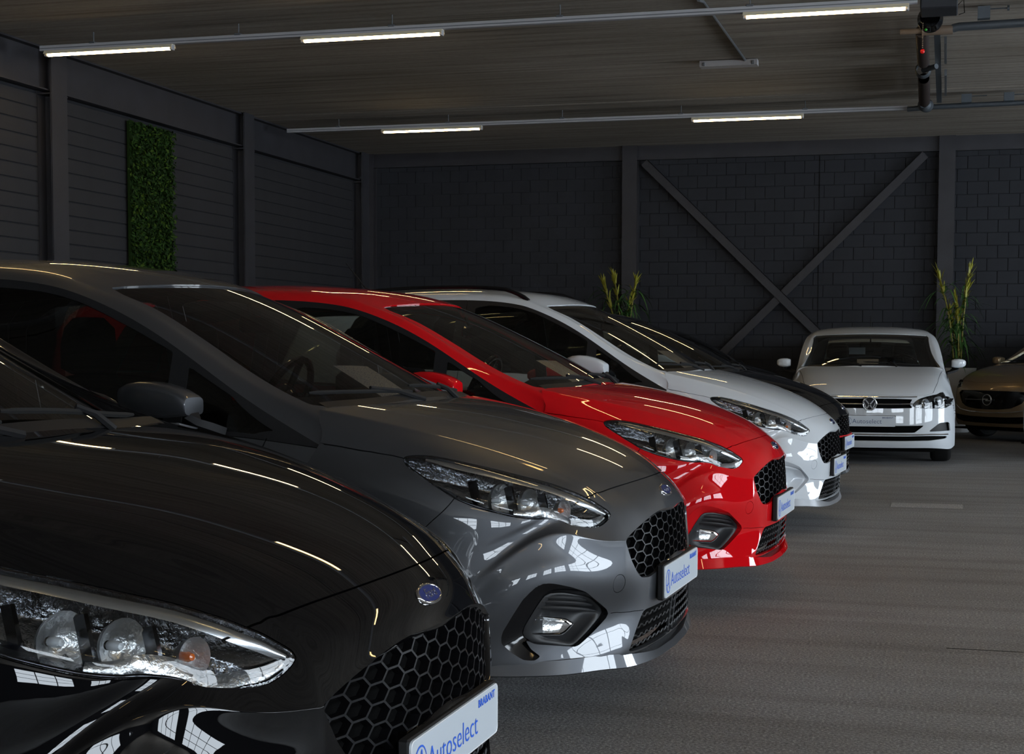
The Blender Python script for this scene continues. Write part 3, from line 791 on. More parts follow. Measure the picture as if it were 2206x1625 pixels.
SIDE = [
 [(-.985,.792,.8855),(-.990,.796,.8845),(-.992,.800,.883),(-1.008,.826,.80),(-1.09,.848,.62),(-1.185,.852,.40),(-1.22,.838,.22)],
 [(-1.20,.772,1.008),(-1.20,.790,.955),(-1.20,.812,.896),(-1.20,.846,.80),(-1.22,.861,.62),(-1.25,.858,.40),(-1.26,.838,.22)],
 [(-1.385,.752,1.128),(-1.385,.785,1.015),(-1.385,.817,.902),(-1.385,.852,.80),(-1.40,.866,.62),(-1.40,.861,.40),(-1.40,.838,.22)],
 [(-1.56,.728,1.235),(-1.56,.776,1.072),(-1.56,.821,.907),(-1.56,.856,.80),(-1.56,.868,.62),(-1.56,.862,.40),(-1.56,.838,.22)],
 [(-1.74,.706,1.323),(-1.74,.770,1.118),(-1.74,.824,.912),(-1.74,.858,.80),(-1.74,.868,.62),(-1.74,.862,.40),(-1.74,.838,.22)],
 [(-1.93,.686,1.386),(-1.93,.766,1.152),(-1.93,.827,.917),(-1.93,.860,.80),(-1.93,.868,.62),(-1.93,.862,.40),(-1.93,.838,.22)],
 [(-2.08,.668,1.414),(-2.08,.762,1.168),(-2.08,.829,.921),(-2.08,.861,.80),(-2.08,.868,.62),(-2.08,.862,.40),(-2.08,.838,.22)],
 [(-2.30,.656,1.430),(-2.30,.757,1.180),(-2.30,.831,.928),(-2.30,.862,.80),(-2.30,.868,.62),(-2.30,.862,.40),(-2.30,.838,.22)],
 [(-2.65,.650,1.436),(-2.65,.752,1.190),(-2.65,.831,.940),(-2.65,.862,.80),(-2.65,.868,.62),(-2.65,.862,.40),(-2.65,.838,.22)],
 [(-3.00,.645,1.426),(-3.00,.748,1.192),(-3.00,.827,.958),(-3.00,.861,.80),(-3.00,.868,.62),(-3.00,.862,.40),(-3.00,.838,.22)],
 [(-3.35,.640,1.392),(-3.35,.738,1.185),(-3.35,.818,.978),(-3.35,.856,.80),(-3.35,.866,.62),(-3.35,.862,.40),(-3.35,.835,.22)],
 [(-3.63,.632,1.340),(-3.63,.715,1.165),(-3.63,.790,.985),(-3.63,.836,.80),(-3.63,.852,.62),(-3.63,.850,.40),(-3.63,.825,.23)],
 [(-3.71,.655,1.24),(-3.75,.70,1.12),(-3.79,.735,.99),(-3.80,.79,.79),(-3.80,.815,.57),(-3.80,.815,.38),(-3.78,.80,.24)],
]

for _i in range(12):
    SIDE[_i][0] = TOP[_i][5]
SIDE[0][1] = (-.960, .799, .875); SIDE[0][2] = (-.962, .801, .874)
FUV = {
 'headlamp': [[1.632,7.944],[1.634,7.811],[1.711,7.712],[2.0,7.568],[2.388,7.553],[2.766,7.529],[3.49,7.326],[4.152,7.099],[4.813,7.024],[5.635,6.854],[6.351,6.315],[6.772,5.845],[6.918,5.843],[6.976,6.172],[7.047,6.719],[7.142,7.153],[7.219,7.52],[7.234,8.328],[4.236,8.932],[3.721,9.022],[3.425,9.055],[3.15,9.07],[2.762,9.02],[2.301,8.788],[1.913,8.455],[1.699,8.18]],
 'hl_top': [[1.632,7.944],[1.634,7.811],[1.711,7.712],[2.0,7.568],[2.388,7.553],[2.766,7.529],[3.49,7.326],[4.152,7.099],[4.813,7.024],[5.635,6.854],[6.351,6.315],[6.772,5.845],[6.918,5.843]],
 'hl_bot': [[6.976,6.172],[7.047,6.719],[7.142,7.153],[7.219,7.52],[7.234,8.328],[4.236,8.932],[3.721,9.022],[3.425,9.055],[3.15,9.07],[2.762,9.02],[2.301,8.788],[1.913,8.455],[1.699,8.18]],
 'hood_gap': [[5.374,-7.494],[5.598,-6.982],[5.795,-6.229],[5.928,-4.349],[5.962,-3.466],[5.987,-2.945],[6.001,-2.53],[6.009,-2.168],[6.012,-1.837],[6.01,-1.524],[6.006,-1.219],[6.002,-0.917],[6.0,-0.613],[5.998,-0.307],[5.998,-0.0],[5.998,0.307],[6.0,0.613],[6.002,0.917],[6.006,1.219],[6.01,1.524],[6.012,1.837],[6.009,2.168],[6.001,2.53],[5.987,2.945],[5.962,3.466],[5.928,4.349],[5.795,6.229],[5.598,6.982],[5.374,7.494]],
 'wing_seam': [[2.777,8.929],[2.783,9.042],[2.909,9.582],[2.996,9.807],[3.49,10.05]],
 'hood_side': [[0.0,7.895],[0.09,7.895],[0.443,7.803],[1.018,7.726],[1.414,7.772],[1.643,7.872]],
 'grille_r': [[8.261,-0.144],[8.107,1.304],[8.289,2.376],[8.31,3.268],[8.492,4.892],[10.054,4.78],[10.577,4.373],[11.178,3.905],[11.721,3.332],[11.916,3.011],[12.013,2.471],[11.972,2.042]],
 'tow': [[11.895,6.011]],
 'fog_outer': [[11.888,8.973],[11.911,9.067],[12.056,9.237],[12.355,9.374],[12.656,9.479],[12.795,9.498],[13.002,9.494],[13.353,9.353],[13.625,9.202],[13.677,9.034],[13.538,8.928],[13.287,9.087],[13.024,9.173],[13.174,9.014],[13.485,8.04],[13.476,7.888],[12.863,6.306],[12.332,7.423],[12.137,7.825],[12.041,8.56]],
 'fog_inner': [[12.234,8.785],[12.267,8.877],[12.459,9.018],[12.749,9.169],[12.872,9.2],[12.999,9.174],[13.168,9.014],[13.476,8.039],[13.466,7.894],[12.851,6.376],[12.355,7.424],[12.296,7.783]],
 'fog_lens': [[12.593,9.088],[12.705,8.713],[12.818,8.13],[12.985,7.767],[13.132,8.096],[13.157,8.298],[13.069,8.771],[12.965,9.13],[12.889,9.185],[12.749,9.169]],
 'rib0': [[12.303,8.837],[12.329,8.713],[12.348,8.571],[12.361,8.41],[12.371,8.223],[12.381,8.01],[12.403,7.773],[12.439,7.507]],
 'rib1': [[12.369,8.905],[12.407,8.76],[12.436,8.59],[12.457,8.39],[12.474,8.15],[12.499,7.872],[12.544,7.556],[12.609,7.191]],
 'rib2': [[12.458,8.976],[12.505,8.815],[12.542,8.624],[12.572,8.392],[12.6,8.106],[12.643,7.769],[12.713,7.381],[12.801,6.921]],
 'lower_r': [[13.014,2.786],[14.173,3.961]],
 'chin': [[12.862,6.245],[12.895,5.018],[12.958,3.413],[13.014,2.786]],
 'ws_side': [[4.923,3.167],[4.575,3.094],[3.946,2.984],[3.23,2.967],[2.449,2.947],[1.752,2.985],[1.201,3.012],[0.737,3.03],[0.313,3.026]],
 'door_glass_top': [[6.821,0.123],[6.0,0.113],[4.881,0.115],[3.948,0.163],[3.255,0.176],[2.832,0.099],[2.75,0.6]],
 'quarter': [[2.446,0.133],[0.705,0.614],[0.963,0.809],[2.234,1.44]],
}
# ---------------------------------------------------------------- the small hatchback: body, lamps, grille, cabin
PAINTED = set()      # names of the meshes that take the car's own paint
def ptd(o):
    PAINTED.add(o.data.name); return o

def mirror_part(o, parent=None):
    c = o.copy(); COL.objects.link(c); c.parent = parent or o.parent; c.scale = (c.scale[0], -c.scale[1], c.scale[2])
    for ch in o.children:
        d = ch.copy(); COL.objects.link(d); d.parent = c
    return c

def flipv(L):
    L = np.array(L, float); L[:, 1] *= -1; return L

def text_obj(name, body, size, loc, mat, parent, rot=(90, 0, 90), align='LEFT', offset=0.0, shear=0.0, extrude=.0006, space=1.0):
    key = (name, body, size, align, offset, shear, extrude, space, mat.name)
    me = TEXT_MESH.get(key)
    if me is None:
        cu = bpy.data.curves.new(name, 'FONT'); cu.body = body; cu.size = size; cu.align_x = align; cu.offset = offset; cu.shear = shear; cu.extrude = extrude
        cu.space_character = space; cu.resolution_u = 3
        tmp = bpy.data.objects.new("text_source", cu); COL.objects.link(tmp)
        me = bpy.data.meshes.new_from_object(tmp.evaluated_get(bpy.context.evaluated_depsgraph_get())); me.name = name; me.materials.clear(); me.materials.append(mat)
        bpy.data.objects.remove(tmp); bpy.data.curves.remove(cu); TEXT_MESH[key] = me
    o = bpy.data.objects.new(name, me); o.location = loc; o.rotation_euler = [math.radians(a) for a in rot]
    return link(o, parent)
TEXT_MESH = {}

def number_plate(parent, x, z, blue="plate_blue", tilt=0.0):
    """grey dealer plate facing +x"""
    P = round_poly([(-.26, -.055), (.26, -.055), (.26, .055), (-.26, .055)], .14, 5)
    mb = MB(); n = len(P)
    V = [(x, p[0], z + p[1]) for p in P] + [(x + .004, p[0] * .997, z + p[1] * .99) for p in P]
    mb.add(V, [tuple(range(n, 2 * n))] + [(i, (i + 1) % n, n + (i + 1) % n, n + i) for i in range(n)] + [tuple(range(n - 1, -1, -1))])
    pl = mb.build("number_plate", MAT["plate_grey"], parent)
    # raised rim
    mb = MB(); m = len(P); q = .975
    V = [(x + .0042, p[0] * .997, z + p[1] * .99) for p in P] + [(x + .0052, p[0] * .992, z + p[1] * .965) for p in P] + [(x + .0042, p[0] * .985, z + p[1] * .93) for p in P]
    mb.add(V, [(k * m + i, k * m + (i + 1) % m, (k + 1) * m + (i + 1) % m, (k + 1) * m + i) for k in range(2) for i in range(m)])
    mb.build("plate_rim", MAT["plate_rim"], pl)
    B = MAT[blue]; xx = x + .0048
    # logo: ring with a script A
    mb = MB(); R = 28
    for (r0, r1, cy, cz, sy) in ((.030, .0345, -.212, -.002, 1.0),):
        V = []; F = []
        for k in range(R):
            a = 2 * math.pi * k / R + .5; th = (r1 - r0) * (.35 + .65 * abs(math.sin(a * .5)))
            for rr in (r1 - th, r1):
                V.append((xx, cy + rr * math.cos(a) * sy, z + cz + rr * 1.15 * math.sin(a)))
        F = [(2 * k, 2 * k + 1, (2 * k + 3) % (2 * R), (2 * k + 2) % (2 * R)) for k in range(R)]
        mb.add(V, F)
    for pts, wd in ((((-.230, -.038), (-.222, -.012), (-.208, .024), (-.204, .022), (-.200, -.016), (-.192, -.030)), .0042), (((-.244, -.010), (-.225, -.014), (-.200, -.008)), .003)):
        pts = smooth_curve(pts, 5)
        for a, b in zip(pts[:-1], pts[1:]):
            d = (b - a) / (np.linalg.norm(b - a) + 1e-9); nn = np.array((-d[1], d[0])) * wd / 2
            mb.add([(xx, *(a + nn + (0, z))), (xx, *(a - nn + (0, z))), (xx, *(b - nn + (0, z))), (xx, *(b + nn + (0, z)))], [(0, 1, 2, 3)])
    mb.build("plate_emblem", B, pl)
    text_obj("plate_lettering", "Autoselect", .066, (xx, -.172, z - .024), B, pl, offset=-.0006, extrude=.0002, space=1.02)
    text_obj("plate_lettering", "BRABANT", .023, (xx, .238, z + .028), B, pl, align='RIGHT', offset=.0004, extrude=.0002, space=1.12)
    return pl

def hexgrid(inside, xz, pw, ph, th, depth, name, mat, parent):
    """honeycomb of bars; inside(w, z) tests the opening, xz(w, z) gives the surface point and its normal"""
    mb = MB(); seen = set()
    nw = int(.6 / pw) + 2; nh = int(.75 / ph) + 2
    def bar(a, b):
        key = tuple(sorted(((round(a[0], 4), round(a[1], 4)), (round(b[0], 4), round(b[1], 4)))))
        if key in seen: return
        seen.add(key)
        m = ((a[0] + b[0]) / 2, (a[1] + b[1]) / 2)
        if not (inside(*m)): return
        A, N1 = xz(*a); Bp, N2 = xz(*b)
        t = Bp - A; L = np.linalg.norm(t); t = t / L; s = np.cross(N1, t) * th / 2
        A = A - t * th * .3; Bp = Bp + t * th * .3
        f = .55
        V = [A + s * f, A - s * f, A - s - N1 * depth, A + s - N1 * depth, Bp + s * f, Bp - s * f, Bp - s - N2 * depth, Bp + s - N2 * depth]
        mb.add(V, [(0, 4, 5, 1), (1, 5, 6, 2), (3, 7, 4, 0), (0, 1, 2, 3), (4, 7, 6, 5)])
    for i in range(-nw, nw + 1):
        for j in range(8, nh):
            cw = i * pw; cz = j * ph + (ph / 2 if i % 2 else 0)
            hx = pw * .68; e = pw * .34
            c = [(cw - hx, cz), (cw - e, cz + ph / 2), (cw + e, cz + ph / 2), (cw + hx, cz), (cw + e, cz - ph / 2), (cw - e, cz - ph / 2)]
            for k in range(6): bar(c[k], c[(k + 1) % 6])
    return mb.build(name, mat, parent)

def in_poly(P):
    P = np.asarray(P, float)
    def f(x, y):
        c = False; j = len(P) - 1
        for i in range(len(P)):
            if (P[i, 1] > y) != (P[j, 1] > y) and x < (P[j, 0] - P[i, 0]) * (y - P[i, 1]) / (P[j, 1] - P[i, 1]) + P[i, 0]: c = not c
            j = i
        return c
    return f

def wheel(parent, x, y, z=.31, r=.31, side=-1, w=.20):
    """tyre and spoked rim; side -1 = right"""
    e = bpy.data.objects.new("wheel", None); e.location = (x, y, z); e.empty_display_size = .05; link(e, parent)
    s = side
    t = MB().lathe([(.215, -.085), (.245, -.10), (r - .03, -.102), (r - .008, -.085), (r, -.055), (r, .055), (r - .008, .085), (r - .03, .102), (.245, .10), (.215, .085), (.215, -.085)], (0, 0, 0), (0, 1, 0), 40)
    t.build("tyre", MAT["rubber"], e, smooth=True)
    b = MB().lathe([(.222, -.085), (.205, -.06), (.20, .03), (.205, .085)], (0, 0, 0), (0, 1, 0), 40)
    b.lathe([(.0, s * .065), (.055, s * .065), (.06, s * .05), (.06, s * .0)], (0, 0, 0), (0, 1, 0), 24)
    for k in range(5):
        a0 = 2 * math.pi * k / 5 + .3
        for da in (-.16, .16):
            pts = [(r_ * math.cos(a0 + da * q), s * yy, r_ * math.sin(a0 + da * q)) for r_, q, yy in ((.045, .6, .055), (.12, .8, .06), (.212, 1.25, .068))]
            b.tube(pts, [.017, .014, .013], 6)
    b.build("rim", MAT["alloy"], e, smooth=True)
    MB().lathe([(.0, s * .01), (.135, s * .01), (.135, -s * .02)], (0, 0, 0), (0, 1, 0), 24).build("brake_disc", MAT["dark_chrome"], e)
    return e

PF = Patch(FRONT); PT = Patch(TOP, flip=1); PS = Patch(SIDE, sym=False)
for _p, _uv, _d in ((PF, (3, 0), (0, 0, 1)), (PT, (8, 0), (0, 0, 1)), (PS, (6, 4), (0, -1, 0))):
    if np.dot(_p.nrm(np.array([_uv[0]], float), np.array([_uv[1]], float))[0], _d) < 0: _p.flip *= -1

def fuv(p): return PF.find([p])[0]

def on_front(uv, d=0.0):
    uv = np.atleast_2d(np.asarray(uv, float)); return PF.ev(uv[:, 0], uv[:, 1]) + PF.nrm(uv[:, 0], uv[:, 1]) * d

def build_headlamp(root, UV, tris, comp):
    out = round_poly(FUV['headlamp'], .3, 3)
    c = comp_at(UV, tris, comp, fuv((-.30, -.68, .72))); sel = comp == c
    O3 = PF.ev(out[:, 0], out[:, 1])
    e = bpy.data.objects.new("headlamp", None); e.empty_display_size = .05; link(e, root)
    lo = out.min(0) - .1; hi = out.max(0) + .1
    UVf, tf, cf = cut_patch(PF, [(out, True, 0)], .05, .045, (lo[0], hi[0]), (lo[1], hi[1])); self_ = cf == comp_at(UVf, tf, cf, fuv((-.30, -.68, .72)))
    O4 = resample(np.vstack([O3, O3[:1]]), .003)
    def edge_d(uv):
        P = PF.ev(uv[:, 0], uv[:, 1]); return np.array([np.sqrt(((O4 - p) ** 2).sum(1)).min() for p in P])
    panel("lamp_lens", PF, UVf, tf, self_, MAT["lamp_glass"], e, offs=lambda uv: .015 * (1 - np.exp(-edge_d(uv) / .030)) - .001, flange=0, geo=True)
    def bowl(uv): return -(np.minimum(.062, 1.6 * edge_d(uv)) + .004)
    panel("lamp_housing", PF, UVf, tf, self_, MAT["lamp_inner"], e, offs=bowl, flange=0, geo=True)
    cen = np.array((-.33, -.70, .735))
    def ribbon(name, curve, a0, a1, d0, d1, mat, n=3, i0=0.0, i1=1.0, taper=.0):
        Q = resample(smooth_curve(curve, 6), .06); k = len(Q); Q = Q[int(k * i0):max(2, int(k * i1))]
        P = PF.ev(Q[:, 0], Q[:, 1]); N = PF.nrm(Q[:, 0], Q[:, 1]); V = []; m = len(P)
        for i in range(m):
            t = P[min(i + 1, m - 1)] - P[max(i - 1, 0)]; t /= np.linalg.norm(t)
            s = np.cross(N[i], t)
            if np.dot(s, cen - P[i]) < 0: s = -s
            f = 1 - taper * abs(2 * i / (m - 1) - 1) ** 3
            for q in range(n + 1):
                w = q / n; bow = .004 * math.sin(math.pi * w)
                V.append(P[i] + s * (a0 + (a1 - a0) * w * f) - N[i] * (d0 + (d1 - d0) * w - bow))
        F = [(i * (n + 1) + q, i * (n + 1) + q + 1, (i + 1) * (n + 1) + q + 1, (i + 1) * (n + 1) + q) for i in range(m - 1) for q in range(n)]
        o = mesh(name, V, F, mat, e, smooth=True); return o
    ribbon("daylight_strip", FUV['hl_bot'], .007, .040, .010, .016, MAT["reflector_silver"], 4, .02, .70, .5)
    ribbon("light_guide", FUV['hl_top'], .007, .030, .008, .014, MAT["satin_chrome"], 3, .10, .97, .5)
    ribbon("lamp_edge", FUV['hl_bot'], .002, .008, .004, .006, MAT["dark_chrome"], 2, .0, 1.0)
    # reflector cups
    for (u, v), r, dep, nm in ((fuv((-.391, -.743, .742)), .052, .036, "reflector_bowl"), (fuv((-.312, -.685, .738)), .047, .036, "reflector_bowl"), (fuv((-.215, -.615, .705)), .034, .028, "indicator_bowl")):
        p = on_front((u, v), -dep)[0]; ax = np.array((.93, -.34, .06))
        MB().lathe([(r, .02), (r * .98, .018), (r * .86, .004), (r * .62, -.010), (r * .34, -.018), (.008, -.021)], p, ax, 20).build(nm, MAT["reflector_silver"], e, smooth=True)
        MB().lathe([(.0, .016), (.006, .014), (.009, .006), (.008, -.016)], p, ax, 10).build("bulb", MAT["amber"] if nm[0] == 'i' else MAT["lamp_white"], e, smooth=True)
    # dark slanted fins between the bowls
    for (u, v), L in ((fuv((-.352, -.715, .74)), .075), (fuv((-.262, -.65, .72)), .07), (fuv((-.46, -.765, .765)), .06)):
        p = on_front((u, v), -.030)[0]; a = np.array((.25, -.05, -.95)); a /= np.linalg.norm(a); b = np.array((.9, -.4, .2)); b /= np.linalg.norm(b); n_ = np.cross(a, b)
        V = [p + a * sa * L * .6 + b * sb * .016 + n_ * sn * .004 for sa in (-1, 1) for sb in (-1, 1) for sn in (-1, 1)]
        mesh("lamp_fin", V, [(0, 1, 3, 2), (4, 6, 7, 5), (0, 4, 5, 1), (2, 3, 7, 6), (0, 2, 6, 4), (1, 5, 7, 3)], MAT["dark_chrome"], e)
    return e

def build_hatch_front(root):
    # ---- front: bonnet, wings, bumper
    hl = round_poly(FUV['headlamp'], .3, 3)
    gr_r = np.array(FUV['grille_r'])[1:]                      # right half of the grille outline, top to bottom
    top_c = PF.find([(-.004, 0, .648)])[0]
    low = PF.find([(-.002, -.22, .468), (.006, -.10, .474), (.008, 0, .475)])
    half = np.vstack([[[top_c[0], 0]], gr_r, low]); half[-1, 1] = 0
    grille = np.vstack([half, flipv(half[1:-1][::-1])])
    grille = round_poly(grille, .22, 3)
    ltop = PF.find([(.002, 0, .338), (-.010, -.20, .338)]); lr = np.array(FUV['lower_r']); lbot = PF.find([(-.02, -.2, .205), (-.006, 0, .205)])
    half = np.vstack([[[ltop[0, 0], 0]], ltop[1:], lr, lbot]); half[-1, 1] = 0
    lower = round_poly(np.vstack([half, flipv(half[1:-1][::-1])]), .15, 3)
    fo = round_poly(FUV['fog_outer'], .25, 3); fi = round_poly(FUV['fog_inner'], .25, 3)
    tow0 = np.array(FUV['tow'][0]); tc = PF.ev(tow0[:1], tow0[1:])[0]; nn = PF.nrm(tow0[:1], tow0[1:])[0]
    tx = np.cross((0, 0, 1), nn); tx /= np.linalg.norm(tx); ty = np.cross(nn, tx)
    tow = PF.find([tc + .030 * (math.cos(a) * tx + math.sin(a) * ty) for a in np.linspace(0, 2 * math.pi, 24, endpoint=False)])
    g = .0022
    gap = np.array(FUV['hood_gap'])
    hs = np.array(FUV['hood_side']); ws = np.array(FUV['wing_seam'])
    # end seams on the lamp outline
    tail = PF.find([(-.29, -.752, .222), (-.20, -.690, .214), (-.10, -.555, .210), (-.058, -.462, .208)])
    cl_ = np.vstack([PF.find([(-.475, -.822, .20), (-.37, -.795, .222)]), tail, PF.find([(-.02, -.30, .200), (-.006, 0, .200)])]); cl_[0, 1] = PF.nv // 2 + .05; cl_[-1, 1] = 0
    chin_line = np.vstack([cl_, flipv(cl_[:-1][::-1])])
    lines = [(grille, True, 0), (lower, True, 0), (gap, False, g), (tow, True, .0009), (chin_line, False, 0)]
    for f in (lambda q: np.asarray(q, float), flipv):
        lines += [(f(hl), True, .0016), (f(fo), True, 0), (f(hs), False, g), (f(ws), False, .0015), (f(FUV['chin']), False, .0010)]
    UV, tris, comp = cut_patch(PF, lines, .1, .1)
    used = np.zeros(len(tris), bool)
    def region(uv):
        c = comp_at(UV, tris, comp, uv); s = comp == c; used[s] = True; return s
    ptd(panel("hood", PF, UV, tris, region(fuv((-.43, -.15, .9))), MAT["paint_grey"], root))
    bumper = ptd(panel("front_bumper", PF, UV, tris, region(fuv((-.09, -.46, .64))), MAT["paint_grey"], root))
    for sg in (1, -1):
        ptd(panel("wing", PF, UV, tris, region(fuv((-.84, sg * -.855, .74))), MAT["paint_grey"], root))
    c = comp_at(UV, tris, comp, tow0); 
    if c is not None: ptd(panel("towing_cover", PF, UV, tris, region(tow0), MAT["paint_grey"], bumper, off=-.0006, flange=.006))
    # chin piece under the seam, if the cuts closed it off
    for sg in (1, -1):
        cc = comp_at(UV, tris, comp, fuv((-.085, sg * -.52, .27)))
        if not used[comp == cc].any(): ptd(panel("chin", PF, UV, tris, region(fuv((-.085, sg * -.52, .27))), MAT["paint_grey"], bumper))
    panel("chin_recess", PF, UV, tris, region(fuv((-.10, -.57, .175))), MAT["matte_black"], bumper, off=-.02, flange=0)
    # lamps
    lamp = build_headlamp(root, UV, tris, comp); region(fuv((-.30, -.68, .72))); region(fuv((-.30, .68, .72)))
    mirror_part(lamp)
    # grille
    sel = region(fuv((0, -.05, .56))); panel("grille_backing", PF, UV, tris, sel, MAT["void_black"], bumper, off=-.055, flange=0)
    g3 = PF.ev(grille[:, 0], grille[:, 1]); gp = np.stack([g3[:, 1], g3[:, 2]], -1)
    gu_, gv_ = [q.ravel() for q in np.meshgrid(np.linspace(7, PF.nu - 1, 60), np.linspace(-6.5, 6.5, 80), indexing='ij')]; gq_ = PF.ev(gu_, gv_); cache = {}
    def surf(w, z):
        """point and normal of the nose at (y, z) seen from the front"""
        key = (round(w, 4), round(z, 4))
        if key in cache: return cache[key]
        k = np.argmin((gq_[:, 1] - w) ** 2 + (gq_[:, 2] - z) ** 2); uv = np.array([gu_[k], gv_[k]])
        for _ in range(3):
            p = PF.ev(uv[:1], uv[1:])[0]; a = PF.ev(uv[:1], uv[1:], 1, 0)[0]; b = PF.ev(uv[:1], uv[1:], 0, 1)[0]
            det = a[1] * b[2] - a[2] * b[1]; ey, ez = w - p[1], z - p[2]
            if abs(det) < 1e-9: break
            uv = uv + np.clip(np.array([(ey * b[2] - ez * b[1]) / det, (a[1] * ez - a[2] * ey) / det]), -.4, .4)
            uv[0] = min(max(uv[0], 0), PF.nu - 1); uv[1] = min(max(uv[1], PF.v0), -PF.v0)
        n = PF.nrm(uv[:1], uv[1:])[0]; cache[key] = (PF.ev(uv[:1], uv[1:])[0] - n * .010, n); return cache[key]
    zc = .40
    hexgrid(in_poly(gp), lambda w, z: surf(w, z + 0), .0585, .0365, .0075, .018, "grille_mesh", MAT["grille_black"], bumper)
    # grille surround: a painted chamfer, then a black turned-in lip
    n = len(grille); N = PF.nrm(grille[:, 0], grille[:, 1]); cen = g3.mean(0); rings = []
    for (i_, d_) in ((0, .0002), (.006, .0035), (.010, .009), (.011, .016), (.012, .055)):
        R = []
        for i in range(n):
            s = cen - g3[i]; s[0] = 0; s /= np.linalg.norm(s); R.append(g3[i] + s * i_ - N[i] * d_)
        rings.append(R)
    q4 = lambda k: [(k * n + i, k * n + (i + 1) % n, (k + 1) * n + (i + 1) % n, (k + 1) * n + i) for i in range(n)]
    ptd(mesh("grille_surround", rings[0] + rings[1] + rings[2], q4(0) + q4(1), MAT["paint_grey"], bumper, smooth=True))
    mesh("grille_lip", rings[2] + rings[3] + rings[4], q4(0) + q4(1), MAT["gloss_black"], bumper, smooth=True)
    # lower intake: wavy bars
    sel = region(fuv((0, -.05, .27))); panel("intake_backing", PF, UV, tris, sel, MAT["void_black"], bumper, off=-.05, flange=0)
    l3 = PF.ev(lower[:, 0], lower[:, 1]); lp = in_poly(np.stack([l3[:, 1], l3[:, 2]], -1))
    mb = MB()
    for zz in (.226, .256, .286, .316):
        run = []
        for k in range(-60, 61):
            w = k * .008; z = zz + .0035 * (1 if (k // 3) % 2 else -1)
            if lp(w, z): run.append(surf(w, z)[0])
        if len(run) > 3: mb.tube(run, .0035, 5)
    for w in (-.03, .03): mb.tube([surf(w, .21)[0], surf(w, .335)[0]], .006, 5)
    mb.build("intake_bars", MAT["bezel_black"], bumper)
    # fog lamp recess, right then mirrored
    region(fuv((-.20, -.70, .34))); region(fuv((-.20, .70, .34)))
    e = bpy.data.objects.new("fog_lamp", None); e.empty_display_size = .05; link(e, root)
    FO = resample(np.vstack([fo, fo[:1]]), .05)[:-1]
    m = 72
    def loop(P, m):
        P = np.vstack([P, P[:1]]); d = np.r_[0, np.cumsum(np.linalg.norm(np.diff(P, axis=0), axis=1))]; t = np.linspace(0, d[-1], m, endpoint=False)
        return np.stack([np.interp(t, d, P[:, k]) for k in range(2)], -1)
    A = loop(fo, m); cen2 = fi.mean(0)
    # match both outlines by direction from the middle of the bezel
    fi_f = in_poly(fi)
    B = []
    for a in A:
        # nearest point of the inner outline
        q = loop(fi, 240); dd = ((q - a) * (1.0, 1.0)) ** 2
        B.append(q[np.argmin(dd.sum(1))])
    B = np.array(B)
    pa = on_front(A); pb = on_front(B, -.026); pm = on_front(A * .45 + B * .55, -.010)
    n = m; V = np.vstack([pa, pm, pb]); F = [(k * n + i, k * n + (i + 1) % n, (k + 1) * n + (i + 1) % n, (k + 1) * n + i) for k in range(2) for i in range(n)]
    sur = mesh("fog_surround", V, F, MAT["gloss_black"], e, smooth=True)  # black stands in for the dark neighbour mirrored in the grey car's body-colour recess
    # bezel: inner outline filled, dished, with three ribs
    q = loop(fi, 60); cb = q.mean(0); rings = [1.0, .93, .80, .6, .35, .12]; dep = [-.024, -.020, -.032, -.056, -.064, -.066]
    V = np.vstack([on_front(cb + (q - cb) * r, d) for r, d in zip(rings, dep)]); n = 60
    F = [(k * n + i, k * n + (i + 1) % n, (k + 1) * n + (i + 1) % n, (k + 1) * n + i) for k in range(len(rings) - 1) for i in range(n)] + [tuple((len(rings) - 1) * n + i for i in range(n))]
    mesh("fog_bezel", V, F, MAT["bezel_black"], e, smooth=True)
    L = np.array(FUV['fog_lens']); top = fi[np.argsort(PF.ev(fi[:, 0], fi[:, 1])[:, 2])]
    for k in range(3):
        q = np.array(FUV['rib%d' % k]); MB().tube(on_front(q, -.024), [.003] + [.0065] * (len(q) - 2) + [.003], 6).build("bezel_rib", MAT["bezel_black"], e, smooth=True)
    ql = loop(round_poly(L, .2, 3), 40); cl = ql.mean(0)
    V = np.vstack([on_front(cl + (ql - cl) * r, d) for r, d in ((1, -.030), (.9, -.024), (.55, -.020), (.2, -.019))]); n = 40
    F = [(k * n + i, k * n + (i + 1) % n, (k + 1) * n + (i + 1) % n, (k + 1) * n + i) for k in range(3) for i in range(n)] + [tuple(3 * n + i for i in range(n))]
    mesh("fog_glass", V, F, MAT["lamp_glass"], e, smooth=True)
    V = np.vstack([on_front(cl + (ql - cl) * r, d) for r, d in ((1.0, -.031), (.85, -.040), (.5, -.048), (.12, -.050))])
    mesh("fog_reflector", V, F, MAT["reflector_silver"], e, smooth=True)
    mirror_part(e)
    # leftovers of the cuts are the shut lines: dark, set in
    left = ~used
    if left.any(): panel("shut_lines", PF, UV, tris, left, MAT["void_black"], root, off=-.009, flange=0)
    # splitter lip
    edge = smooth_curve([(-.46, -.824, .192), (-.37, -.802, .184), (-.205, -.722, .183), (-.105, -.580, .177), (-.042, -.452, .166), (-.008, -.25, .158), (.004, 0, .156)], 6)
    edge = np.vstack([edge, (edge * (1, -1, 1))[:-1][::-1]])
    V = []; m = len(edge); prof = [(-.10, .052), (-.035, .052), (-.014, .046), (-.002, .010), (.0, .004), (-.004, .0), (-.09, -.004)]; K = len(prof)
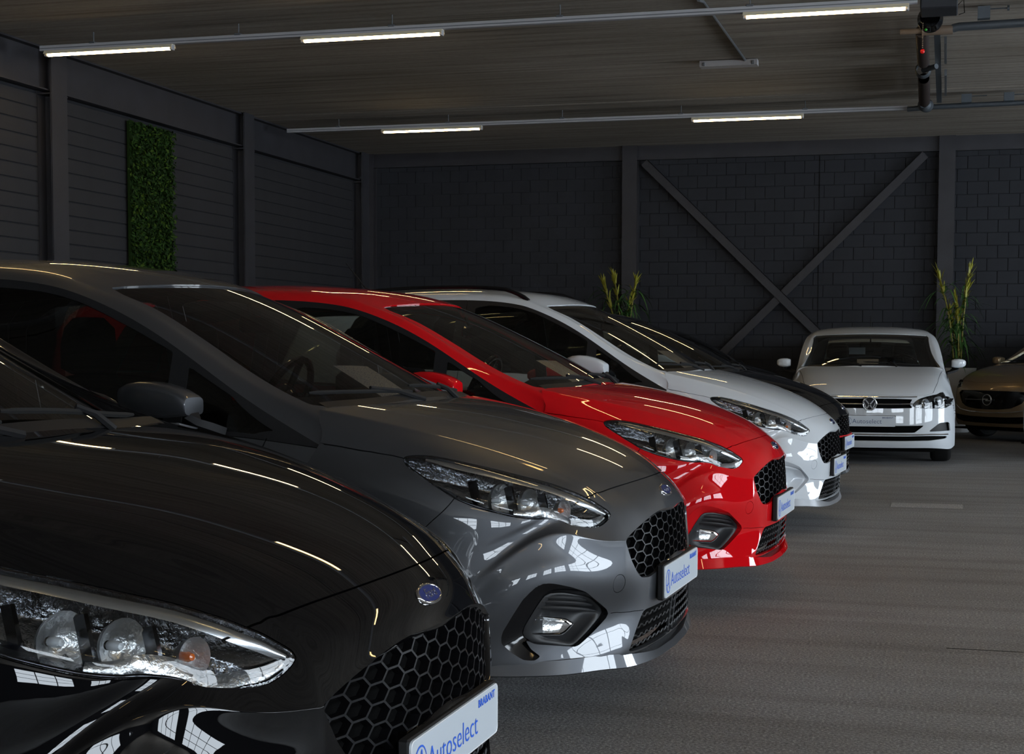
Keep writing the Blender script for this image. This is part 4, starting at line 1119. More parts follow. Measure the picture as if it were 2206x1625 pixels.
    for i in range(m):
        t = edge[min(i + 1, m - 1)] - edge[max(i - 1, 0)]; t /= np.linalg.norm(t); s = np.cross(t, (0, 0, 1)); s[2] = 0; s /= np.linalg.norm(s)
        if np.dot(s, edge[i] - np.array((-1.0, 0, edge[i, 2]))) < 0: s = -s
        p = edge[i]; hk = .45 + .55 * min(1.0, max(0.0, (abs(p[1]) - .2) / .3))
        V += [p + s * a_ + np.array((0, 0, b_ * hk)) for a_, b_ in prof]
    F = [(i * K + k, i * K + k + 1, (i + 1) * K + k + 1, (i + 1) * K + k) for i in range(m - 1) for k in range(K - 1)]
    ptd(mesh("splitter", V, F, MAT["paint_grey"], root, smooth=True)).data.set_sharp_from_angle(angle=math.radians(35))
    MB().box(-1.10, -.30, -.62, .62, .16, .18).build("underbody", MAT["void_black"], root)
    # badge on the nose
    b0 = PF.find([(-.036, 0, .703)])[0]; bp = PF.ev(b0[:1], b0[1:])[0]; bn = PF.nrm(b0[:1], b0[1:])[0]; bx = np.array((0, 1., 0)); by = np.cross(bn, bx)
    def oval(rx, ry, d, n=36): return [bp + bn * d + bx * rx * math.cos(2 * math.pi * k / n) + by * ry * math.sin(2 * math.pi * k / n) for k in range(n)]
    n = 36
    bd = mesh("badge", oval(.058, .0235, -.002) + oval(.058, .0235, .003) + oval(.054, .020, .0045) + oval(.052, .018, .003), [(k * n + i, k * n + (i + 1) % n, (k + 1) * n + (i + 1) % n, (k + 1) * n + i) for k in range(3) for i in range(n)], MAT["chrome"], root, smooth=True)
    mesh("badge_face", oval(.052, .018, .0032), [tuple(range(n))], MAT["badge_blue"], bd)
    tr = text_obj("badge_lettering", "Ford", .030, (0, 0, 0), MAT["chrome"], bd, align='CENTER', shear=.35, extrude=.0004)
    M = Matrix((( bx[0], by[0], bn[0]), (bx[1], by[1], bn[1]), (bx[2], by[2], bn[2]))).to_4x4(); pos = bp + bn * .0036 - by * .009
    tr.matrix_local = Matrix.Translation(Vector(pos)) @ M
    # number plate on a dark holder
    MB().bbox(-.004, .019, -.262, .262, .355, .474, .004).build("plate_holder", MAT["matte_black"], root)
    number_plate(root, .019, .4155)
    return root

def build_shell(root, PT, PS, M=lambda x, z: (x, z), mirror='folded', wsd=None, xs=0.0, wx=(-.84, -3.33), wv=1.0):
    """glass house, roof, tail, sides, wheels and cabin"""
    def region(uv):
        c = comp_at(UV, tris, comp, uv); s = comp == c; used[s] = True; return s
    def X(x, z=1.0): return M(x, z)[0]
    def Z(z, x=-1.5): return M(x, z)[1]
    # ---- glass house and roof
    wsd = np.array(FUV['ws_side'])[::-1]      # bottom to top (right side)
    tops = np.array([[5.0, 2.55], [5.0, 1.6], [5.0, .8], [5.0, 0]])
    right = np.vstack([[[.16, 0]], [[.16, 1.5]], [[.15, 2.75]], wsd[:-1], [[4.97, 2.95]], tops]); right[:, 1] *= wv
    wind = np.vstack([right, flipv(right[1:-1][::-1])]); wind = round_poly(wind, .14, 3)
    rg = np.array([[11.2, 0], [11.2, 1.6], [11.25, 2.9], [12.2, 3.1], [12.95, 3.2], [13.0, 1.6], [13.0, 0]]); rear = round_poly(np.vstack([rg, flipv(rg[1:-1][::-1])]), .25, 3)
    tg = np.array([[11.08, -5.0], [11.08, 0], [11.08, 5.0]])
    UV, tris, comp = cut_patch(PT, [(wind, True, .0015), (rear, True, .002), (tg, False, .003), (np.array([[14.6, -5], [14.6, 5.0]]), False, .003)], .125, .125)
    used = np.zeros(len(tris), bool)
    ptd(panel("roof", PT, UV, tris, region((7.0, 0.5)), MAT["paint_grey"], root, flange=.03))
    panel("headlining", PT, UV, tris, comp == comp_at(UV, tris, comp, (7.0, .5)), MAT["cabin_black"], root, off=-.028, flange=0)
    region((2.5, 0.5))
    # the glass is a convex shell of its own, its edges tucked under the pillars
    R = [PT.ev(np.full(2, float(k)), np.array([0., 3. * wv])) for k in range(6)]
    e3 = [np.array((r[1][0], abs(r[1][1]), r[1][2])) for r in R]; s23 = (e3[3][2] - e3[2][2]) / (e3[2][0] - e3[3][0])
    e3[1][2] = e3[2][2] - 1.02 * s23 * (e3[1][0] - e3[2][0]); e3[0][2] = e3[1][2] - 1.05 * s23 * (e3[0][0] - e3[1][0])
    WT = [[(r[0][0] - (r[0][0] - q[0]) * f * f, q[1] * f, r[0][2] - (r[0][2] - q[2]) * f * f) for f in (0, .36, .7, 1.0, 1.2)] for r, q in zip(R, e3)]
    WT.append([(2 * a[0] - b[0], 2 * a[1] - b[1], 2 * a[2] - b[2] - .012) for a, b in zip(WT[-1], WT[-2])])
    WS = Patch(WT)
    if np.dot(WS.nrm(np.array([3.]), np.array([0.]))[0], (0, 0, 1)) < 0: WS.flip *= -1
    uu, vv = np.meshgrid(np.linspace(.05, 5.06, 42), np.linspace(-3.22, 3.22, 61), indexing='ij'); uu, vv = uu.ravel(), vv.ravel()
    N = WS.nrm(uu, vv); P = WS.ev(uu, vv) - N * .005
    Fq = [(i * 61 + k, i * 61 + k + 1, (i + 1) * 61 + k + 1, (i + 1) * 61 + k) for i in range(41) for k in range(60)]
    if np.dot(np.cross(P[1] - P[0], P[62] - P[0]), N[0]) < 0: Fq = [f[::-1] for f in Fq]
    mesh("windscreen", P, Fq, MAT["screen_glass"], root, normals=N)
    panel("rear_window", PT, UV, tris, region((12.2, 0.5)), MAT["window_glass"], root, off=-.001, flange=0)
    ptd(panel("tailgate", PT, UV, tris, region((13.8, 0.5)), MAT["paint_grey"], root))
    ptd(panel("rear_bumper", PT, UV, tris, region((16, 0.5)), MAT["paint_grey"], root))
    panel("screen_seal", PT, UV, tris, ~used, MAT["matte_black"], root, off=-.006, flange=0)
    # cowl panel and wipers
    cw = [(.02, .17)]
    V = []; nv = 25
    for v in np.linspace(-2.85, 2.85, nv):
        for u, d in ((-.0, -.004), (.06, -.002), (.12, .0), (.30, .004)):
            V.append(PT.ev(np.array([max(u, 0.0)]), np.array([v]))[0] + PT.nrm(np.array([max(u, 0.)]), np.array([v]))[0] * d)
    mesh("cowl_panel", V, [(i * 4 + k, i * 4 + k + 1, (i + 1) * 4 + k + 1, (i + 1) * 4 + k) for i in range(nv - 1) for k in range(3)], MAT["matte_black"], root, smooth=True)
    for (ua, va, ub, vb) in ((.62, 2.72, .30, .55), (.50, .35, .32, -2.3)):
        q = np.linspace(0, 1, 14); uu = ua + (ub - ua) * q; vv = va + (vb - va) * q
        P = PT.ev(uu, vv); N = PT.nrm(uu, vv)
        wp = MB().tube([p + n_ * .009 for p, n_ in zip(P, N)], [.004] + [.0075] * 12 + [.004], 6).build("wiper", MAT["rubber"], root, smooth=True)
        mid = PT.ev(np.array([(ua + ub) / 2]), np.array([(va + vb) / 2]))[0]; base = PT.ev(np.array([.05]), np.array([vb - .1 if vb > 0 else vb + .9]))[0]
        MB().tube([base + (0, 0, .004), base * .5 + mid * .5 + (.0, 0, .022), mid + (0, 0, .020)], [.010, .009, .007], 6).build("wiper_arm", MAT["matte_black"], wp, smooth=True)
    # ---- sides
    def xz_uv(pts):
        """(x, z) -> uv on the side patch"""
        out = []
        for x, z in pts:
            x, z = M(x, z)
            uv = PS.find([(x, -.8, z)], 10)[0]
            for _ in range(8):
                p = PS.ev(uv[:1], uv[1:])[0]; a = PS.ev(uv[:1], uv[1:], 1, 0)[0]; b = PS.ev(uv[:1], uv[1:], 0, 1)[0]
                det = a[0] * b[2] - a[2] * b[0]; ex, ez = x - p[0], z - p[2]
                if abs(det) < 1e-9: break
                uv = uv + np.clip(np.array([(ex * b[2] - ez * b[0]) / det, (a[0] * ez - a[2] * ex) / det]), -.4, .4)
                uv = np.clip(uv, (0, 0), (PS.nu - 1, PS.nv - 1))
            out.append(uv)
        return np.array(out)
    dg = xz_uv([(-2.257, 1.396), (-2.082, 1.380), (-1.905, 1.339), (-1.732, 1.269), (-1.606, 1.211), (-1.531, 1.175)])
    dlo = np.vstack([[[-.05, 1.93]], [[.35, 1.93]], [[2, 1.93]], [[6, 1.93]], [[9, 1.93]], xz_uv([(-3.34, .99), (-3.36, 1.06), (-3.26, 1.30), (-3.16, 1.385)]), [[9.2, .0]], [[9.2, -.2]]])
    dlo_line = dlo
    bp_x0, bp_x1 = -2.485, -2.355
    fd = np.vstack([xz_uv([(bp_x1, 1.378)]), dg, xz_uv([(-1.532, .938), (-1.9, .948), (bp_x1 + .01, .962)])])
    qg = xz_uv([(-1.464, 1.128), (-1.30, 1.035), (-1.135, .926), (-1.20, .915), (-1.464, .926)])
    rd = xz_uv([(bp_x0, 1.385), (-2.75, 1.385), (-3.02, 1.365), (-3.18, 1.28), (-3.25, 1.06), (-3.15, 1.005), (-2.8, .985), (bp_x0, .966)])
    arch = xz_uv([(-3.33 + .345 * math.cos(a), .30 + .345 * math.sin(a)) for a in np.linspace(-.24, math.pi + .24, 24)])
    arch = np.vstack([[[arch[0, 0], 6.0]], arch, [[arch[-1, 0], 6.0]]])
    d1 = xz_uv([(-1.155, .902), (-1.165, .868), (-1.19, .80), (-1.25, .6), (-1.27, .4), (-1.285, .275)]); d2 = xz_uv([(-2.42, .965), (-2.425, .8), (-2.43, .5), (-2.43, .27)]); d3 = xz_uv([(-3.32, 1.01), (-3.30, .965), (-3.24, .85), (-3.06, .70), (-2.96, .5), (-2.93, .27)])
    sill = xz_uv([(-1.26, .29), (-1.285, .29), (-1.8, .285), (-2.43, .285), (-2.96, .29)])
    bsp = np.vstack([xz_uv([(-2.42, 1.41)]) * (1, 0) - (0, .05), xz_uv([(-2.42, 1.2), (-2.42, .935)])])
    UV, tris, comp = cut_patch(PS, [(dlo_line, False, .0012), (round_poly(fd, .06, 3), True, .0008), (round_poly(qg, .08, 3), True, .0008), (round_poly(rd, .12, 3), True, .0008), (arch, False, 0), (d1, False, .0022), (d2, False, .0022), (d3, False, .0022), (sill, False, .0022), (bsp, False, .0015)], .1, .1)
    used = np.zeros(len(tris), bool); made = []
    def mk(name, p, mat, **k):
        c = comp_at(UV, tris, comp, xz_uv([p])[0])
        if c is None or used[comp == c].any(): return None
        s = comp == c; used[s] = True; o = panel(name, PS, UV, tris, s, MAT[mat], root, **k); made.append(o); return o
    def sub(o, par):
        if o is not None and par is not None: o.parent = par; made.remove(o)
    fdr = mk("front_door", (-1.8, .6), "paint_grey"); ptd(fdr)
    rdr = mk("rear_door", (-2.7, .6), "paint_grey"); ptd(rdr)
    q = mk("quarter_panel", (-3.6, .8), "paint_grey"); ptd(q)
    sl = mk("sill", (-2.0, .25), "paint_grey")
    if sl: ptd(sl)
    fp = mk("door_pillar", (-1.10, .80), "paint_grey")
    if fp: ptd(fp)
    sub(mk("window_trim", (-1.495, 1.0), "matte_black", flange=.006), fdr)
    sub(mk("window_trim", (-2.455, 1.2), "matte_black", flange=.006), rdr)
    sub(mk("side_glass", (-2.0, 1.1), "window_glass", off=-.004, flange=0), fdr)
    sub(mk("quarter_glass", (-1.40, .98), "window_glass", off=-.004, flange=0), fdr)
    sub(mk("side_glass", (-2.8, 1.15), "window_glass", off=-.004, flange=0), rdr)
    arch_sel = comp == comp_at(UV, tris, comp, xz_uv([(-3.33, .45)])[0]); used[arch_sel] = True
    s = ~used
    if s.any(): made.append(panel("door_gaps", PS, UV, tris, s, MAT["void_black"], root, off=-.008, flange=0))
    # inner door lining (seen through the opposite windows)
    lin = [o for o in (fdr, rdr) if o]
    V = []; xs = np.linspace(-1.25, -3.2, 14)
    zs = (.30, .6, .86, .93)
    for x in xs:
        for z in zs: V.append((x, -.755 + (.02 if z > .9 else 0), z))
    made.append(mesh("door_lining", V, [(i * 4 + k, i * 4 + k + 1, (i + 1) * 4 + k + 1, (i + 1) * 4 + k) for i in range(13) for k in range(3)], MAT["cabin_black"], root, smooth=True))
    # handles
    for par, x in ((fdr, -2.22), (rdr, -3.02)):
        h = MB().sweep([(x + .11, -.868, .832), (x + .09, -.884, .833), (x, -.890, .834), (x - .09, -.884, .835), (x - .11, -.868, .836)], [(-.006, -.012), (.006, -.012), (.008, 0), (.006, .012), (-.006, .012)]).build("door_handle", MAT["satin_chrome"], par, smooth=True)
    # door mirror: folded against the door, or swung out
    K = 24; ex = .48
    if mirror == 'folded':
        secs = [(-1.343, .978, 1.034, .872, .984), (-1.348, .976, 1.040, .871, .986), (-1.38, .972, 1.058, .870, .987), (-1.42, .968, 1.072, .872, .987), (-1.47, .968, 1.082, .868, .988), (-1.52, .976, 1.084, .867, .984), (-1.565, .986, 1.078, .869, .974), (-1.60, 1.000, 1.066, .876, .957), (-1.618, 1.018, 1.052, .888, .935)]
        pos = lambda q, a, b: (q, -a, b)
    else:
        secs = [(.872, 1.000, 1.075, -1.40, -1.30), (.878, .993, 1.085, -1.41, -1.275), (.91, .985, 1.096, -1.415, -1.262), (.95, .984, 1.098, -1.415, -1.262), (.99, .990, 1.092, -1.412, -1.275), (1.015, 1.004, 1.080, -1.405, -1.30), (1.026, 1.022, 1.064, -1.395, -1.33)]
        pos = lambda q, a, b: (a, -q, b)
    V = []
    for (x, zb, zt, wa, wb) in secs:
        for k in range(K):
            a = 2 * math.pi * k / K; ca, sa = math.cos(a), math.sin(a)
            V.append(pos(x, (wa + wb) / 2 + (wb - wa) / 2 * math.copysign(abs(ca) ** ex, ca), (zb + zt) / 2 + (zt - zb) / 2 * math.copysign(abs(sa) ** ex, sa)))
    F = [(i * K + k, i * K + (k + 1) % K, (i + 1) * K + (k + 1) % K, (i + 1) * K + k) for i in range(len(secs) - 1) for k in range(K)] + [tuple(range(K)), tuple((len(secs) - 1) * K + k for k in range(K - 1, -1, -1))]
    mir = ptd(mesh("door_mirror", V, F, MAT["paint_grey"], fdr, smooth=True)); mir.data.set_sharp_from_angle(angle=math.radians(55))
    st = MB().sweep([(-1.36, -.925, .985), (-1.35, -.915, .962), (-1.335, -.88, .945), (-1.32, -.82, .925)], [(-.05, -.012), (.035, -.012), (.035, .012), (-.05, .012)], up=(0, -.3, 1)).build("mirror_stalk", MAT["matte_black"], fdr, smooth=True)
    for o in list(made): mirror_part(o)
    # ---- wheels and arches
    for x in wx:
        for sg in (-1, 1): wheel(root, x, sg * .745, side=sg)
    for x in wx:
        for sg in (-1, 1):
            n = 18; V = [(x + .36 * math.cos(a), sg * w, .31 + .36 * math.sin(a)) for a in np.linspace(-.35, math.pi + .35, n) for w in (.55, .84)]
            mesh("arch_liner", V, [(2 * i, 2 * i + 1, 2 * i + 3, 2 * i + 2) for i in range(n - 1)], MAT["void_black"], root)
    # ---- cabin
    MB().box(-3.5, -1.0, -.74, .74, .26, .30).build("cabin_floor", MAT["cabin_black"], root)
    dash = smooth_curve([(-.98, .965), (-1.10, 1.00), (-1.28, 1.015), (-1.42, .985), (-1.46, .90), (-1.40, .70), (-1.38, .40)], 5)
    V = []; ws_ = np.linspace(-.72, .72, 15)
    for x, z in dash:
        for w in ws_: V.append((x + .06 * (abs(w) / .72) ** 2 * (-1 if x < -1.2 else -.6), w, z + (.03 * math.exp(-((w - .36) / .16) ** 2) if -1.45 < x < -1.15 else 0) - .03 * (abs(w) / .72) ** 4))
    mesh("dashboard", V, [(i * 15 + k, i * 15 + k + 1, (i + 1) * 15 + k + 1, (i + 1) * 15 + k) for i in range(len(dash) - 1) for k in range(14)], MAT["cabin_black"], root, smooth=True)
    c = Vector((-1.70, .36, .98)); ax = Vector((-.88, 0, .42)).normalized(); sx = Vector((0, 1, 0)); sy = ax.cross(sx)
    ring = [c + (sx * math.cos(a) + sy * math.sin(a)) * .18 for a in np.linspace(0, 2 * math.pi, 33)]
    mb = MB().tube(ring, .015, 8, cap=False)
    for a in (.0, math.pi, -math.pi / 2): mb.tube([c, c + (sx * math.cos(a) + sy * math.sin(a)) * .17], .014, 6)
    mb.lathe([(0, .03), (.06, .025), (.065, 0), (.05, -.03)], c, ax, 16); mb.tube([c, c - ax * .32], .035, 8)
    mb.build("steering_wheel", MAT["gloss_black"], root, smooth=True)
    def slab(mb, path, hw, th):
        """cushion: path of (x, z, half width, thickness)"""
        V = []; K = 16
        for i, (x, z, w, t) in enumerate(path):
            j0, j1 = max(i - 1, 0), min(i + 1, len(path) - 1); dx, dz = path[j1][0] - path[j0][0], path[j1][1] - path[j0][1]; l = math.hypot(dx, dz); nx, nz = -dz / l, dx / l
            for k in range(K):
                a = 2 * math.pi * k / K; ca, sa = math.cos(a), math.sin(a)
                o = math.copysign(abs(sa) ** .6, sa) * t / 2
                V.append((x + nx * o, hw + w * math.copysign(abs(ca) ** .5, ca), z + nz * o))
        m = len(path)
        mb.add(V, [(i * K + k, i * K + (k + 1) % K, (i + 1) * K + (k + 1) % K, (i + 1) * K + k) for i in range(m - 1) for k in range(K)] + [tuple(range(K)), tuple((m - 1) * K + k for k in range(K - 1, -1, -1))])
    for y in (-.37, .37):
        mb = MB(); slab(mb, [(-1.45, .50, .20, .06), (-1.48, .52, .24, .14), (-1.75, .50, .25, .16), (-1.95, .46, .24, .12)], y, 0)
        slab(mb, [(-1.93, .46, .20, .08), (-1.96, .55, .235, .15), (-2.03, .78, .24, .15), (-2.10, .98, .21, .12), (-2.135, 1.065, .15, .09), (-2.14, 1.085, .10, .04)], y, 0)
        mb.build("front_seat", MAT["seat_cloth"], root, smooth=True)
        mb = MB(); slab(mb, [(-2.125, 1.095, .09, .05), (-2.12, 1.11, .125, .09), (-2.11, 1.19, .13, .11), (-2.105, 1.26, .115, .10), (-2.11, 1.295, .08, .05)], y, 0)
        for dy in (-.06, .06): mb.tube([(-2.13, y + dy, 1.02), (-2.115, y + dy, 1.14)], .007, 6)
        mb.build("headrest", MAT["seat_cloth"], root, smooth=True)
    mb = MB(); slab(mb, [(-2.55, .48, .5, .08), (-2.6, .50, .58, .16), (-3.0, .48, .6, .16)], 0, 0); slab(mb, [(-3.0, .46, .58, .1), (-3.05, .6, .6, .15), (-3.17, .96, .58, .12), (-3.19, 1.0, .5, .06)], 0, 0)
    mb.build("rear_bench", MAT["seat_cloth"], root, smooth=True)
    rm = MB(); rm.bbox(-1.64, -1.615, -.12, .12, 1.245, 1.305, .01); rm.tube([(-1.63, 0, 1.28), (-1.66, 0, 1.355)], .008, 6); rm.build("rear_view_mirror", MAT["gloss_black"], root)
    FIX = ("door_lining", "door_handle", "door_mirror", "mirror_stalk", "cabin_floor", "dashboard", "steering_wheel", "front_seat", "headrest", "rear_bench", "rear_view_mirror")
    seen = set()
    for o in walk(root):
        if o.type == 'MESH' and o.name.split('.')[0] in FIX and o.data.name not in seen:
            seen.add(o.data.name)
            for v in o.data.vertices: v.co.x, v.co.z = M(v.co.x, v.co.z)
    return root

def walk(o):
    yield o
    for c in o.children: yield from walk(c)

def dress(root, paint_name, swap=None):
    """give this car its own paint (object-level material, meshes stay shared)"""
    for o in walk(root):
        if o.type == 'MESH' and o.data.name in PAINTED:
            o.material_slots[0].link = 'OBJECT'; o.material_slots[0].material = MAT[paint_name]
        if swap and o.type == 'MESH':
            k = o.name.split('.')[0]
            if k in swap: o.material_slots[0].link = 'OBJECT'; o.material_slots[0].material = MAT[swap[k]]

def place(root, X, Y, yaw, z=0.0):
    root.location = (X, Y, z); root.rotation_euler = (0, 0, math.radians(yaw))
# ---------------------------------------------------------------- two other small cars, seen from the front
def solve_uv(pt, pts, guess=None):
    """(y, z) seen from the front -> uv on the nose"""
    out = []
    for w, z in pts:
        uv = pt.find([(-.03 - .45 * max(0, abs(w) - .35), w, z)], 8)[0]
        for _ in range(10):
            p = pt.ev(uv[:1], uv[1:])[0]; a = pt.ev(uv[:1], uv[1:], 1, 0)[0]; b = pt.ev(uv[:1], uv[1:], 0, 1)[0]
            det = a[1] * b[2] - a[2] * b[1]; ey, ez = w - p[1], z - p[2]
            if abs(det) < 1e-9: break
            uv = uv + np.clip(np.array([(ey * b[2] - ez * b[1]) / det, (a[1] * ez - a[2] * ey) / det]), -.4, .4)
            uv = np.clip(uv, (0, pt.v0), (pt.nu - 1, -pt.v0))
        out.append(uv)
    return np.array(out)

COLW = [0, .15, .30, .44, .56, .66, .745, .825, .872]
NOSE_OFF = [0, .004, .016, .038, .075, .125, .20, .33, .49]
def nose_table(hood, nose, k0=.25, round_=1.0):
    """hood rows: (x, z, z-drops...) ; nose rows: (x, z)"""
    T = []
    T.append([(-.98, 0, 1.0), (-.985, .18, 1.0), (-1.0, .36, .999), (-1.03, .53, .997), (-1.07, .70, .990), (-1.05, .765, .95), (-1.05, .81, .89), (-1.12, .86, .72), (-1.17, .87, .33)])
    arch = [(-1.03, .872, .61), (-.82, .876, .68), (-.60, .874, .61), (-.50, .873, .53), (-.485, .873, .49)]
    drops = [0, 0, .003, .008, .022, .048, .092, .175]
    wid = [[0, .17, .34, .51, .655, .735, .79, .85], [0, .165, .33, .49, .63, .715, .775, .84], [0, .16, .32, .475, .61, .70, .765, .835], [0, .155, .31, .46, .59, .68, .755, .83], [0, .15, .30, .45, .575, .67, .75, .828]]
    for i, (x, z) in enumerate(hood):
        k = k0 + (1 - k0) * i / 5
        T.append([(x - k * round_ * NOSE_OFF[c], wid[i][c], z - drops[c] * (1.0 if i < 3 else .85)) for c in range(8)] + [arch[i]])
    za = [.47, .44, .40, .36, .32, .28, .24, .19]
    for i, (x, z) in enumerate(nose):
        row = [(x - round_ * NOSE_OFF[c], COLW[c], z - (.0 if c < 5 else (.004 * (c - 4) ** 1.5))) for c in range(8)]
        row.append((-.82 + math.sqrt(.355 ** 2 - (za[i] - .32) ** 2), .872, za[i])); T.append(row)
    return T

def front_car(spec, name="car"):
    root = empty(name)
    T = spec['front']; pf = Patch(T, lam=(.85, .85))
    if np.dot(pf.nrm(np.array([3.]), np.array([0.]))[0], (0, 0, 1)) < 0: pf.flip *= -1
    def half(pts): return solve_uv(pf, [(-w, z) for w, z in pts])
    def sym(pts):
        h = half(pts); return np.vstack([h, flipv(h[1:-1][::-1])])
    hoodp = np.array(spec['hood']); hood = np.vstack([hoodp, flipv(hoodp[::-1])])
    lamp_uv = round_poly(half(spec['lamp']), .25, 3)
    lines = [(hood, True, .0022)]
    syms = {}
    for nm, (pts, mt, dep) in spec['holes'].items():
        P = round_poly(sym(pts), .12, 3); P_ = P; syms[nm] = P_; lines.append((P_, True, 0))
    sides = {}
    for nm, (pts, mt, dep) in spec['side_holes'].items():
        P = round_poly(half(pts), .2, 3); sides[nm] = P; lines += [(P, True, 0), (flipv(P), True, 0)]
    lines += [(lamp_uv, True, .0015), (flipv(lamp_uv), True, .0015)]
    UV, tris, comp = cut_patch(pf, lines, .125, .125)
    used = np.zeros(len(tris), bool)
    def region(uv):
        c = comp_at(UV, tris, comp, uv); s = comp == c; used[s] = True; return s
    ptd(panel("hood", pf, UV, tris, region((3., .3)), MAT["paint_white"], root))
    for nm, P in syms.items():
        pts, mt, dep = spec['holes'][nm]; zc = np.mean([p[1] for p in pts]); c = solve_uv(pf, [(.02, zc)])[0]
        o = panel(nm, pf, UV, tris, region(c), MAT[mt], root, off=-dep, flange=0)
        # side walls of the opening
        n = len(P); A = pf.ev(P[:, 0], P[:, 1]); N = pf.nrm(P[:, 0], P[:, 1])
        mesh("opening_rim", list(A) + list(A - N * (dep + .004)), [(i, (i + 1) % n, n + (i + 1) % n, n + i) for i in range(n)], MAT["gloss_black"], o, smooth=True)
    for nm, P in sides.items():
        pts, mt, dep = spec['side_holes'][nm]; c = P.mean(0)
        for q in (c, c * (1, -1)):
            o = panel(nm, pf, UV, tris, region(q), MAT[mt], root, off=-dep, flange=0)
            Pq = P if q[1] == c[1] else flipv(P); n = len(Pq); A = pf.ev(Pq[:, 0], Pq[:, 1]); N = pf.nrm(Pq[:, 0], Pq[:, 1])
            mesh("opening_rim", list(A) + list(A - N * (dep + .004)), [(i, (i + 1) % n, n + (i + 1) % n, n + i) for i in range(n)], MAT["gloss_black"], o, smooth=True)
    # lamps
    c = lamp_uv.mean(0); O3 = pf.ev(lamp_uv[:, 0], lamp_uv[:, 1])
    sel = region(c); region(c * (1, -1))
    e = bpy.data.objects.new("headlamp", None); e.empty_display_size = .05; link(e, root)
    panel("lamp_lens", pf, UV, tris, sel, MAT["lamp_glass"], e, off=-.0005, flange=.004)
    def bowl(uv):
        P = pf.ev(uv[:, 0], uv[:, 1]); d = np.array([np.sqrt(((O3 - p) ** 2).sum(1)).min() for p in P]); return -(np.minimum(.05, 1.6 * d) + .004)
    panel("lamp_housing", pf, UV, tris, sel, MAT["gloss_black"], e, offs=bowl, flange=0)
    for (w, z), r, nm in spec['bowls']:
        uv = half([(w, z)]); p = pf.ev(uv[:, 0], uv[:, 1])[0] - pf.nrm(uv[:, 0], uv[:, 1])[0] * .03; ax = (.97, -.2, .05)
        MB().lathe([(r, .02), (r * .9, .008), (r * .62, -.010), (r * .34, -.018), (.008, -.021)], p, ax, 20).build("reflector_bowl", MAT["chrome"], e, smooth=True)
        MB().lathe([(.0, .016), (r * .25, .010), (r * .3, -.01)], p, ax, 12).build("bulb", MAT["lamp_white"], e, smooth=True)
    mirror_part(e)
    rest = ~used
    # the largest remaining component is the bumper with wings
    ids, cnt = np.unique(comp[rest], return_counts=True); big = ids[np.argmax(cnt)]
    ptd(panel("front_bumper", pf, UV, tris, comp == big, MAT["paint_white"], root)); used[comp == big] = True
    if (~used).any(): panel("shut_lines", pf, UV, tris, ~used, MAT["void_black"], root, off=-.008, flange=0)
    # chrome bars
    for (pts, r, mt) in spec['bars']:
        h = half(pts); full = np.vstack([h, flipv(h[:-1][::-1])]) if pts[-1][0] == 0 else None
        L = resample(full, .15) if full is not None else h
        P = pf.ev(L[:, 0], L[:, 1]) + pf.nrm(L[:, 0], L[:, 1]) * .002
        MB().tube(P, r, 6).build("grille_bar", MAT[mt], root, smooth=True)
    MB().box(-1.15, -.1, -.66, .66, .14, .16).build("underbody", MAT["void_black"], root)
    b = spec['badge']; uv = solve_uv(pf, [(0, b[0])])[0]; p = pf.ev(uv[:1], uv[1:])[0]; r = b[1]
    n = 40; V = []; 
    for rr, d in ((r, -.01), (r, .010), (r * .90, .014), (r * .84, .010)): V += [(p[0] + d + .004, rr * math.cos(2 * math.pi * k / n), p[2] + rr * math.sin(2 * math.pi * k / n)) for k in range(n)]
    bd = mesh("badge", V, [(k * n + i, k * n + (i + 1) % n, (k + 1) * n + (i + 1) % n, (k + 1) * n + i) for k in range(3) for i in range(n)], MAT["chrome"], root, smooth=True)
    mesh("badge_face", V[3 * n:], [tuple(range(n))], MAT["gloss_black"], bd)
    mb = MB(); xx = p[0] + .016
    for stroke in b[2]:
        for a_, b_ in zip(stroke[:-1], stroke[1:]):
            A = np.array(a_) * r; B = np.array(b_) * r; d = (B - A) / np.linalg.norm(B - A); nn = np.array((-d[1], d[0])) * r * .075
            q = [A + nn, A - nn, B - nn, B + nn]; V = [(x_, v[0], p[2] + v[1]) for x_ in (xx - .004, xx) for v in q]
            mb.add(V, [(4, 5, 6, 7), (0, 4, 7, 3), (1, 2, 6, 5), (0, 1, 5, 4), (3, 7, 6, 2)])
    mb.build("badge_emblem", MAT["chrome"], bd)
    if spec.get('plate'):
        x, z = spec['plate']; MB().bbox(x - .03, x - .001, -.262, .262, z - .058, z + .058, .004).build("plate_holder", MAT["matte_black"], root); number_plate(root, x, z, blue="plate_navy")
    M = spec['map']
    def mp(t): return [[(M(x, z)[0], y * (spec['wk'] + spec.get('wr', 0) * min(1, max(0, (z - 1.0) / .3))), M(x, z)[1]) for x, y, z in row] for row in t]
    tp = mp(TOP); sd = mp(SIDE)
    pt = Patch(tp); ps = Patch(sd, sym=False)
    for _p, _uv, _d in ((pt, (8, 0), (0, 0, 1)), (ps, (6, 4), (0, -1, 0))):
        if np.dot(_p.nrm(np.array([_uv[0]], float), np.array([_uv[1]], float))[0], _d) < 0: _p.flip *= -1
    build_shell(root, pt, ps, M, mirror='out', wx=spec['wx'], wv=spec.get('wv', 1.0))
    spec['pt'] = pt
    return root

